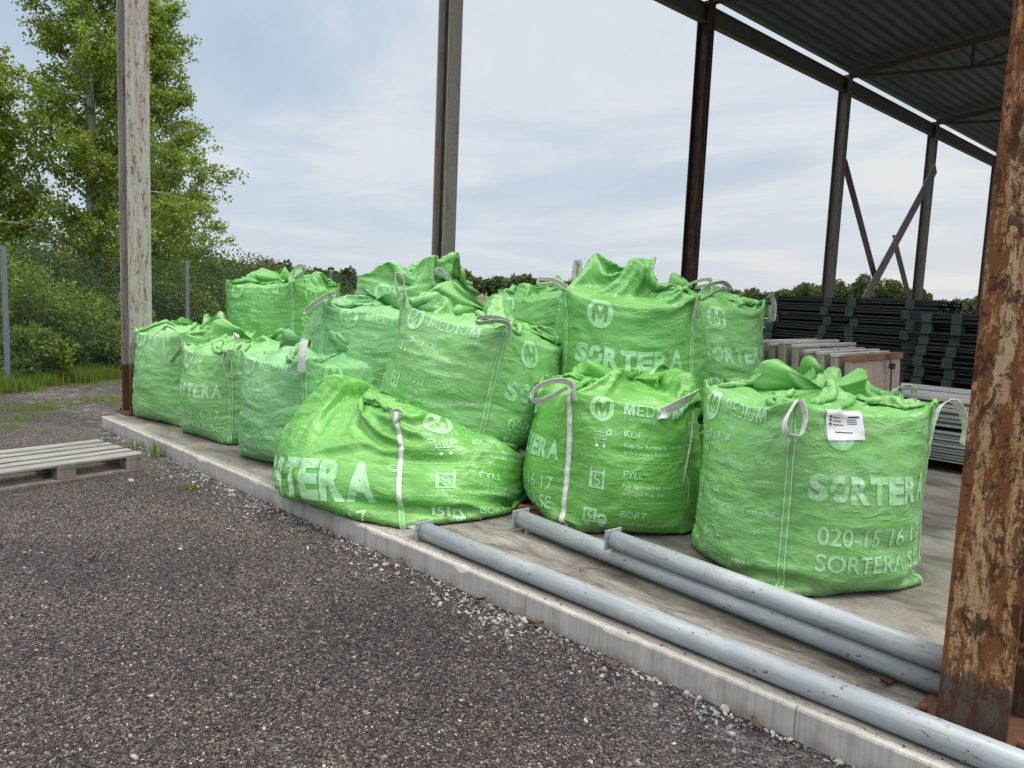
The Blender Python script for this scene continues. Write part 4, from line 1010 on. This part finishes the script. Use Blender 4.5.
for i, (x, y, z, a) in enumerate(((6.05, -.06, .02, .4), (6.13, -.10, .02, 1.9), (6.95, -.09, .02, .2), (7.62, -.06, .02, 2.4), (5.32, -.05, .02, 1.2), (6.45, -.05, .025, .8), (8.0, .52, SH + .004, .3), (7.9, .45, SH + .004, 1.4), (5.35, 1.05, SH + .02, 1.0), (4.2, -1.35, .012, .2))):
    g = np.linspace(-1, 1, 7); V = []; F = []
    for q in g:
        w_ = .018*(1 - q*q)**.6 + .0015
        for s_ in (-1, 0, 1): V.append((q*.042, s_*w_, .004 + .010*abs(s_) + .008*q*q))
    for k in range(6):
        for s_ in range(2): F.append((3*k + s_, 3*k + s_ + 1, 3*k + s_ + 4, 3*k + s_ + 3))
    o = mesh_np('dead_leaf', V, F, M_DEADLEAF, smooth=True); o.location = (x, y, z); o.rotation_euler = (rad(rnd.uniform(-20, 20)), rad(rnd.uniform(-15, 15)), a)
    tag(o, ('dry brown leaf lying on the gravel at the foot of the slab' if z < .1 else 'dry brown leaf lying on the concrete floor') if i < 9 else 'dry brown leaf alone on the open gravel', 'leaf', 'dry leaves at the foot of the slab' if z < .1 and i < 9 else ('dry leaves on the floor' if i < 9 else None))
o = mesh_np('brick_fragment', np.array([(0, 0, 0), (.16, .01, 0), (.15, .08, 0), (.01, .07, 0), (.01, .01, .045), (.15, .02, .05), (.14, .07, .04), (.02, .06, .05)]), np.array([(3, 2, 1, 0), (4, 5, 6, 7), (0, 1, 5, 4), (1, 2, 6, 5), (2, 3, 7, 6), (3, 0, 4, 7)]), mat_plain('brick_red', (.20, .075, .045), (.30, .13, .08), .9, 30))
o.location = (5.28, .98, SH + .002); o.rotation_euler.z = rad(40); tag(o, 'red brick fragment on the floor by the end of the lower grey pipe', 'brick')

# ------------------------------------------------------------------ fence, grass, shrubs, trees
FP = [(-2.13, -1.84), (-3.65, -.08), (-5.93, 3.34), (-9.06, 8.33), (-13.17, 14.91)]
for i, ((x0, y0), (x1, y1)) in enumerate(zip(FP, FP[1:])):
    r = empty('wire_fence', (x0, y0, 0)); d = Vector((x1 - x0, y1 - y0, 0)); L = d.length; r.rotation_euler.z = math.atan2(d.y, d.x)
    tag(r, ('wire mesh fence panel at the left edge of the yard', 'wire mesh fence panel between the two grey fence posts', 'wire mesh fence panel behind the left green bags', 'wire mesh fence panel farthest away behind the bag pile')[i], 'fence')
    m = MB()
    for k in range(int(L/.05)): m.box((k*.05, -.0025, .05), (k*.05 + .0030, .0018, 1.92))
    for k in range(12): m.box((0, .003, .06 + k*.168), (L, .0085, .0635 + k*.168))
    m.build('wire_mesh', M_WIRE, r)
for i, (x, y) in enumerate(FP[1:]):
    r = empty('galvanised_post', (x, y, 0)); tag(r, ('grey fence post at the left edge of the photo', 'grey fence post just right of the rusty pale steel post', 'grey fence post hidden behind the bag pile', 'grey fence post at the far end of the fence')[i], 'fence post')
    MB().box((-.03, -.03, -.2), (.03, .03, 1.97), bevel=.004).build('tube', M_GALV, r)
    MB().box((-.033, -.033, 1.968), (.033, .033, 1.985), bevel=.004).build('cap', M_BLACK, r)

def grass(name, pts, hgt, seed, mat=M_GRASS, lean=.35, wd=.006):
    rng = np.random.default_rng(seed); n = len(pts); a = rng.uniform(0, 2*math.pi, n); h = hgt*rng.uniform(.45, 1.1, n)
    d = np.stack([np.cos(a), np.sin(a), 0*a], 1); u = np.stack([-np.sin(a), np.cos(a), 0*a], 1); l = rng.uniform(.05, lean, n)[:, None]*h[:, None]
    P0 = pts; up = np.array([0, 0, 1.])
    P1 = P0 + up*h[:, None]*.55 + d*l*.35; P2 = P0 + up*h[:, None]*.97 + d*l
    w_ = wd*rng.uniform(.7, 1.4, n)[:, None]
    v = np.stack([P0 - u*w_, P0 + u*w_, P1 + u*w_*.8, P1 - u*w_*.8, P2], 1).reshape(-1, 3)
    b = (np.arange(n)*5)[:, None]
    f = np.concatenate([b + np.array([0, 1, 2, 3]), b + np.array([3, 2, 4, 4])], 0)
    q = np.concatenate([b + np.array([[0, 1, 2]]), b + np.array([[0, 2, 3]]), b + np.array([[3, 2, 4]])])
    return mesh_np(name, v, q, mat)
def along(n, seed, spread, off):
    rng = np.random.default_rng(seed); t = rng.uniform(0, 1, n*3); t = t[np.sin(t*23) + .7*np.sin(t*61 + 1) + rng.normal(0, .8, n*3) > .2][:n]; n = len(t); a = np.array([-3.2, -.75]); b = np.array([-6.6, 4.4]); p = a + (b - a)*t[:, None]
    nrm = unit(np.array([[-(b - a)[1], (b - a)[0]]])); p = p + nrm*(rng.normal(off, spread, n))[:, None]
    return np.concatenate([p, np.zeros((n, 1))], 1)
tag(grass('tall_grass', along(16000, 1, .30, .40), .26, 2), kind='stuff')
tag(grass('fence_grass', along(6000, 3, .16, -.05), .22, 4), kind='stuff')
def tuft(x, y, n, r, h, label, z=0., group=None):
    rng = np.random.default_rng(int(abs(x*100) + abs(y*1000))); p = np.stack([x + rng.normal(0, r, n), y + rng.normal(0, r, n), np.full(n, z)], 1)
    tag(grass('grass_tuft', p, h, n, lean=.9, wd=.0035), label, 'grass tuft', group)
tuft(1.72, -.08, 26, .03, .24, 'tall grass tuft between the pallet corner and the slab'); tuft(1.25, -.10, 34, .05, .12, 'low weeds beside the pallet, near the slab corner')
tuft(2.95, -.28, 70, .04, .045, 'small yellow green tuft on the gravel right of the pallet')
for i, (x, y, n, r, h) in enumerate(((-1.0, -.55, 160, .14, .07), (-1.7, -.2, 260, .2, .10), (-2.2, -.9, 260, .22, .12), (-.4, -.75, 60, .07, .05), (-1.9, .6, 260, .25, .11), (-2.9, -1.3, 300, .25, .14), (.0, -.5, 40, .06, .05))):
    tuft(x, y, n, r, h, 'low weed patch on the gravel between the fence and the slab', group='weed patches on the gravel')

def shrub(name, x, y, h, rx, n, mat, seed, label, group='shrubs behind the fence', ls=.075):
    rng = np.random.default_rng(seed); r = empty(name, (x, y, 0)); tag(r, label, 'shrub', group)
    m = MB(); tips = []
    for k in range(9):
        a = rng.uniform(0, 2*math.pi); rr = rx*rng.uniform(.15, .75); t = np.array([rr*math.cos(a), rr*math.sin(a), h*rng.uniform(.5, .95)])
        m.tube([(t[0]*.1, t[1]*.1, -.1), t*np.array([.45, .45, .5]), t], [.022, .014, .005], 5)
        tips.append(t)
    m.build('stems', M_BARKD, r)
    # leaf clumps
    K = 46; cd = unit(rng.normal(size=(K, 3))); rad_ = rng.uniform(.35, 1.0, K)**.5
    cen = cd*rad_[:, None]*np.array([rx, rx, h*.5]) + np.array([0, 0, h*.5]); cen[:, 2] = np.clip(cen[:, 2], .12, None)
    cr = rng.uniform(.16, .34, K)*rx*1.1
    idx = rng.integers(0, K, n); q = unit(rng.normal(size=(n, 3)))*rng.uniform(.25, 1., n)[:, None]**.5
    P = cen[idx] + q*cr[idx][:, None]; P[:, 2] = np.maximum(P[:, 2], .03)
    D = unit(q + rng.normal(0, .7, (n, 3)) + np.array([0, 0, -.15])); U = unit(np.cross(D, rng.normal(size=(n, 3))))
    l = ls*rng.uniform(.6, 1.3, n); v, f = leaf_quads(P, D, U, l, l*.62)
    mesh_np('foliage', v, f, mat, r)
    return r
SH_ = [(-5.2, .25, 1.75, .9, 6500, M_LEAF2, 'bright bushy shrub at the far left behind the first fence post'), (-6.2, .95, 1.35, .95, 7000, M_LEAF2, 'low leafy shrub behind the fence between its two posts, left one'),
       (-6.7, 2.1, 1.25, .9, 7000, M_LEAF2, 'low leafy shrub close behind the pale rusty post'), (-8.1, 1.6, 2.1, 1.1, 8000, M_LEAF3, 'darker tall shrub in the second row left of the rusty post'),
       (-8.2, 3.2, 1.9, 1.1, 8000, M_LEAF3, 'darker tall shrub in the second row directly behind the rusty post'), (-9.6, 4.5, 2.0, 1.2, 8000, M_LEAF2, 'green shrub behind the leftmost bag'),
       (-10.2, 5.5, 2.15, 1.2, 7500, M_LEAF3, 'dark shrub right behind the second fence post'), (-11.5, 7.0, 2.15, 1.3, 7500, M_LEAF4, 'olive shrub behind the fence left of the upper left bag'),
       (-13.5, 9.2, 2.1, 1.5, 7000, M_LEAF4, 'olive shrub at the right end of the visible hedge'), (-15.5, 11.6, 2.1, 1.6, 5000, M_LEAF3, 'dark shrub hidden behind the upper left bag'),
       (-9.7, .6, 2.6, 1.3, 8000, M_LEAF3, 'tall dark shrub under the aspens at the left edge'), (-10.8, 3.9, 2.5, 1.3, 8000, M_LEAF3, 'tall dark shrub under the aspens behind the rusty post'),
       (-12.9, 6.3, 2.6, 1.5, 7000, M_LEAF2, 'green shrub in the back row between the posts and the bags'),
       (-4.55, .45, .75, .55, 4500, M_LEAF2, 'low bramble at the fence foot, nearest the first fence post'), (-5.2, 1.35, .65, .6, 4500, M_LEAF3, 'low dark bramble at the fence foot in the middle of its panel'), (-5.75, 2.25, .8, .6, 4500, M_LEAF2, 'low bramble at the fence foot close to the rusty post')]
for i, (x, y, h, rx, n, mt, lab) in enumerate(SH_): shrub('shrub', x, y, h, rx, n, mt, 100 + i, lab, None)

def tree(x, y, H, R0, seed, label, mat, nb=70, per=20, lpt=26, ls=.07, bark=M_BARK, low=1.0, lean=(0, 0)):
    """tapered trunk, limbs, twigs, and a crown of single leaves"""
    rng = np.random.default_rng(seed); r = empty('aspen_tree', (x, y, 0)); tag(r, label, 'tree')
    m = MB(); pts = []; rr = []
    for k in range(10):
        t = k/9; pts.append(np.array([lean[0]*t + .12*math.sin(5*t + seed), lean[1]*t + .12*math.cos(4*t + seed), -.1 + H*t])); rr.append(.13*(1 - t)**.8 + .012)
    m.tube(pts, rr, 10)
    pts = np.array(pts); P = []; D = []
    for b in range(nb):
        t = (low + (H - low - .3)*(b + rng.random())/nb)/H
        k = min(8, int(t*9)); f = t*9 - k; p0 = pts[k]*(1 - f) + pts[k+1]*f
        a = b*2.399 + rng.normal(0, .4); L = R0*(1 - t*.9)**.85*rng.uniform(.55, 1.12); el = rng.uniform(.30, .95)
        d = np.array([math.cos(a)*math.cos(el), math.sin(a)*math.cos(el), math.sin(el)])
        q = [p0]; dd = d.copy()
        for s_ in range(5):
            dd = unit(dd + rng.normal(0, .12, 3) + np.array([0, 0, -.05])); q.append(q[-1] + dd*L/5)
        q = np.array(q); m.tube(q, np.linspace(.035*(1 - t) + .010, .004, 6), 5, False)
        for s_ in range(per):
            u = rng.uniform(.06, 1.0); kk = min(4, int(u*5)); e0 = q[kk] + (q[kk+1] - q[kk])*(u*5 - kk)
            td = unit(dd + rng.normal(0, .75, 3)); tl = rng.uniform(.25, .75)*(.5 + .5*R0/3)*(1.15 - .5*u)
            m2 = lpt; w_ = rng.uniform(0.1, 1, m2)
            pp = e0 + td*(w_*tl)[:, None] + rng.normal(0, .055, (m2, 3)) - np.array([0, 0, 1.])*(w_**2*.10)[:, None]
            P.append(pp); D.append(unit(np.repeat(td[None], m2, 0) + rng.normal(0, .9, (m2, 3)) + np.array([0, 0, -.45])))
    m.build('trunk', bark, r)
    P = np.concatenate(P); D = np.concatenate(D); n = len(P); U = unit(np.cross(D, rng.normal(size=(n, 3)))); l = ls*rng.uniform(.65, 1.25, n)
    v, f = leaf_quads(P, D, U, l, l*.85); mesh_np('crown', v, f, mat, r)
    return r
tree(-9.63, 2.72, 10.5, 3.0, 5, 'tall aspen with a pale trunk, left of the pale rusty post', M_LEAF, 92, 25, 33, .070, M_BARK, .5)
tree(-11.2, 1.0, 6.3, 2.9, 9, 'shorter aspen at the left edge of the photo', M_LEAF, 66, 24, 31, .070, M_BARKD, .5)
tree(-12.4, 5.0, 8.6, 3.1, 13, 'aspen behind the pale rusty post, sprays of leaves reaching right', M_LEAF, 76, 23, 30, .070, M_BARK, .6, (.2, .3))

def far_tree(x, y, h, rx, seed, label):
    rng = np.random.default_rng(seed); r = empty('far_tree', (x, y, 0)); tag(r, label, 'tree', 'far trees between the roof posts')
    MB().tube([(0, 0, -.5), (.1, 0, h*.35), (0, .1, h*.7)], [.4, .32, .12], 7).build('trunk', M_BARKD, r)
    K = 26; cen = unit(rng.normal(size=(K, 3)))*rng.uniform(.3, 1, (K, 1))**.5*np.array([rx, rx, h*.36]) + np.array([0, 0, h*.56]); n = 8000
    i = rng.integers(0, K, n); q = unit(rng.normal(size=(n, 3)))*rng.uniform(.3, 1., (n, 1))**.5; P = cen[i] + q*rx*rng.uniform(.26, .42, K)[i][:, None]
    P[:, 2] = np.maximum(P[:, 2], .3)
    D = unit(q + rng.normal(0, .6, (n, 3))); U = unit(np.cross(D, rng.normal(size=(n, 3)))); l = .50*rng.uniform(.6, 1.3, n)
    v, f = leaf_quads(P, D, U, l, l*.8); mesh_np('crown', v, f, M_FAR, r)
def wood(x0, y0, x1, y1, n, h, seed):
    """far-off wood that reads as one mass"""
    rng = np.random.default_rng(seed); V = []; F = []; k = 0
    for t in np.linspace(0, 1, n):
        cx, cy = x0 + (x1 - x0)*t + rng.normal(0, 2), y0 + (y1 - y0)*t + rng.normal(0, 5); hh = h*rng.uniform(.7, 1.12); rx = rng.uniform(2.6, 4.4); m = 900
        K = 12; cen = unit(rng.normal(size=(K, 3)))*rng.uniform(.3, 1, (K, 1))**.5*np.array([rx, rx, hh*.38]) + np.array([cx, cy, hh*.56])
        i = rng.integers(0, K, m); q = unit(rng.normal(size=(m, 3)))*rng.uniform(.3, 1., (m, 1))**.5; P = cen[i] + q*rx*.4
        P[:, 2] = np.maximum(P[:, 2], .3)
        D = unit(q + rng.normal(0, .6, (m, 3))); U = unit(np.cross(D, rng.normal(size=(m, 3)))); l = .95*rng.uniform(.6, 1.3, m)
        v, f = leaf_quads(P, D, U, l, l*.8); V.append(v); F.append(f + k); k += len(v)
    return mesh_np('far_wood', np.concatenate(V), np.concatenate(F), M_FAR)
for i, (x, y, h, rx, lab) in enumerate(((-85.5, 212, 10.0, 4.6, 'rounded dark far tree left of the braced roof post'), (-94, 215, 8.2, 4.4, 'lower far tree beside the green bag on the right'), (-75.5, 212, 11.3, 5.0, 'big far tree right behind the braced roof post'),
                                    (-70.0, 216, 10.6, 4.6, 'far tree seen through the diagonal braces'), (-66.0, 220, 8.0, 3.4, 'small far tree right of the crossing braces'), (-52.0, 235, 7.4, 2.4, 'tiny lone far tree beside the rusty column'))):
    far_tree(x, y, h*.88, rx, 300 + i, lab)
tag(wood(-165, 60, -112, 205, 46, 5.4, 41), kind='stuff')
tag(wood(-112, 205, -20, 262, 30, 4.6, 42), kind='stuff')

# ------------------------------------------------------------------ sky, sun, camera
sc = bpy.context.scene
W = bpy.data.worlds.new('World'); sc.world = W; W.use_nodes = True; nt = W.node_tree; nt.nodes.clear()
SUN_EL, SUN_AZ = 62., 30.        # degrees; azimuth from +x towards +y
def wn(t, **kw):
    n_ = nt.nodes.new(t)
    for k, v in kw.items(): setattr(n_, k, v)
    return n_
out = wn('ShaderNodeOutputWorld'); tc = wn('ShaderNodeTexCoord'); sky = wn('ShaderNodeTexSky', sky_type='NISHITA', sun_disc=False, sun_elevation=rad(SUN_EL), sun_rotation=rad(90 - SUN_AZ)); sky.air_density = 1.; sky.dust_density = 2.
bg1 = wn('ShaderNodeBackground'); bg1.inputs[1].default_value = .09; nt.links.new(sky.outputs[0], bg1.inputs[0])
sep = wn('ShaderNodeSeparateXYZ'); nt.links.new(tc.outputs['Generated'], sep.inputs[0])
def mth(op, a, b=None):
    n_ = wn('ShaderNodeMath', operation=op)
    for i, v in enumerate((a, b)):
        if v is None: continue
        if isinstance(v, bpy.types.NodeSocket): nt.links.new(v, n_.inputs[i])
        else: n_.inputs[i].default_value = v
    return n_.outputs[0]
# cloud deck: direction projected on a flat layer
zc = mth('ADD', mth('MAXIMUM', sep.outputs[2], 0.), .10)
cx_ = mth('DIVIDE', sep.outputs[0], zc); cy_ = mth('DIVIDE', sep.outputs[1], zc)
cmb = wn('ShaderNodeCombineXYZ'); nt.links.new(cx_, cmb.inputs[0]); nt.links.new(cy_, cmb.inputs[1])
mp = wn('ShaderNodeMapping'); mp.inputs['Rotation'].default_value = (0, 0, rad(40)); mp.inputs['Scale'].default_value = (.72, 1.0, 1); nt.links.new(cmb.outputs[0], mp.inputs[0])
nz = wn('ShaderNodeTexNoise'); nz.inputs['Scale'].default_value = .75; nz.inputs['Detail'].default_value = 7; nz.inputs['Roughness'].default_value = .58; nz.inputs['Distortion'].default_value = .5; nt.links.new(mp.outputs[0], nz.inputs['Vector'])
def wramp(fac, stops):
    n_ = wn('ShaderNodeValToRGB'); nt.links.new(fac, n_.inputs[0]); cr = n_.color_ramp
    while len(cr.elements) < len(stops): cr.elements.new(.5)
    for e, (p, c) in zip(cr.elements, stops): e.position = p; e.color = (*c, 1)
    return n_.outputs[0]
def wmix(f, a, b, mode='MIX'):
    n_ = wn('ShaderNodeMix', data_type='RGBA', blend_type=mode)
    for k, v in ((0, f), (6, a), (7, b)):
        if isinstance(v, bpy.types.NodeSocket): nt.links.new(v, n_.inputs[k])
        else: n_.inputs[k].default_value = v if k == 0 else (*v, 1)
    return n_.outputs[2]
cl = wramp(nz.outputs[0], [(.36, (.43, .54, .68)), (.50, (.55, .64, .74)), (.62, (.74, .78, .81))])
# paler and warmer near the horizon, to the right most of all; brighter overhead, as under any overcast
warm = wramp(mth('ADD', mth('MULTIPLY', sep.outputs[0], .5), mth('MULTIPLY', sep.outputs[1], .5)), [(.0, (.66, .72, .78)), (.5, (.88, .82, .76))])
hz = wramp(sep.outputs[2], [(.0, (1, 1, 1)), (.30, (0, 0, 0))])
col = wmix(mth('MULTIPLY', hz, .72), cl, warm)
zen = wramp(sep.outputs[2], [(.38, (0, 0, 0)), (.75, (1, 1, 1))]); col = wmix(zen, col, (.84, .82, .79))
gain = wramp(sep.outputs[2], [(.35, (.25, .25, .25)), (.9, (.95, .95, .95))])
bg2 = wn('ShaderNodeBackground'); nt.links.new(col, bg2.inputs[0]); nt.links.new(mth('MULTIPLY', gain, 3.7), bg2.inputs[1])
ms = wn('ShaderNodeMixShader'); ms.inputs[0].default_value = .9; nt.links.new(bg1.outputs[0], ms.inputs[1]); nt.links.new(bg2.outputs[0], ms.inputs[2]); nt.links.new(ms.outputs[0], out.inputs[0])
sl = bpy.data.lights.new('sun', 'SUN'); sl.energy = 1.5; sl.angle = rad(14); sl.color = (1, .96, .90)
so = bpy.data.objects.new('sun', sl); COL.objects.link(so)
dv = Vector((math.cos(rad(SUN_EL))*math.cos(rad(SUN_AZ)), math.cos(rad(SUN_EL))*math.sin(rad(SUN_AZ)), math.sin(rad(SUN_EL))))
so.rotation_euler = dv.to_track_quat('Z', 'Y').to_euler(); so.location = (8, -6, 12)

cam = bpy.data.cameras.new('camera'); cam.sensor_width = 36.; cam.lens = 36*790/1024.; cam.clip_start = .05; cam.clip_end = 2000
co = bpy.data.objects.new('camera', cam); COL.objects.link(co)
Rm = ((0.6998724, 0.1106080, -0.7056518), (0.7130584, -0.0507254, 0.6992673), (0.0415501, -0.9925688, -0.1143713))   # columns: right, down, forward
co.matrix_world = Matrix(((Rm[0][0], -Rm[0][1], -Rm[0][2], 8.94816), (Rm[1][0], -Rm[1][1], -Rm[1][2], -2.74917), (Rm[2][0], -Rm[2][1], -Rm[2][2], 1.615), (0, 0, 0, 1)))
sc.camera = co
sc.view_settings.view_transform = 'Standard'; sc.view_settings.look = 'None'; sc.view_settings.exposure = 0.22; sc.view_settings.gamma = 1.0; sc.view_settings.use_curve_mapping = False
sc.render.engine = 'CYCLES'; sc.cycles.use_denoising = True; sc.cycles.max_bounces = 6; sc.cycles.transparent_max_bounces = 8
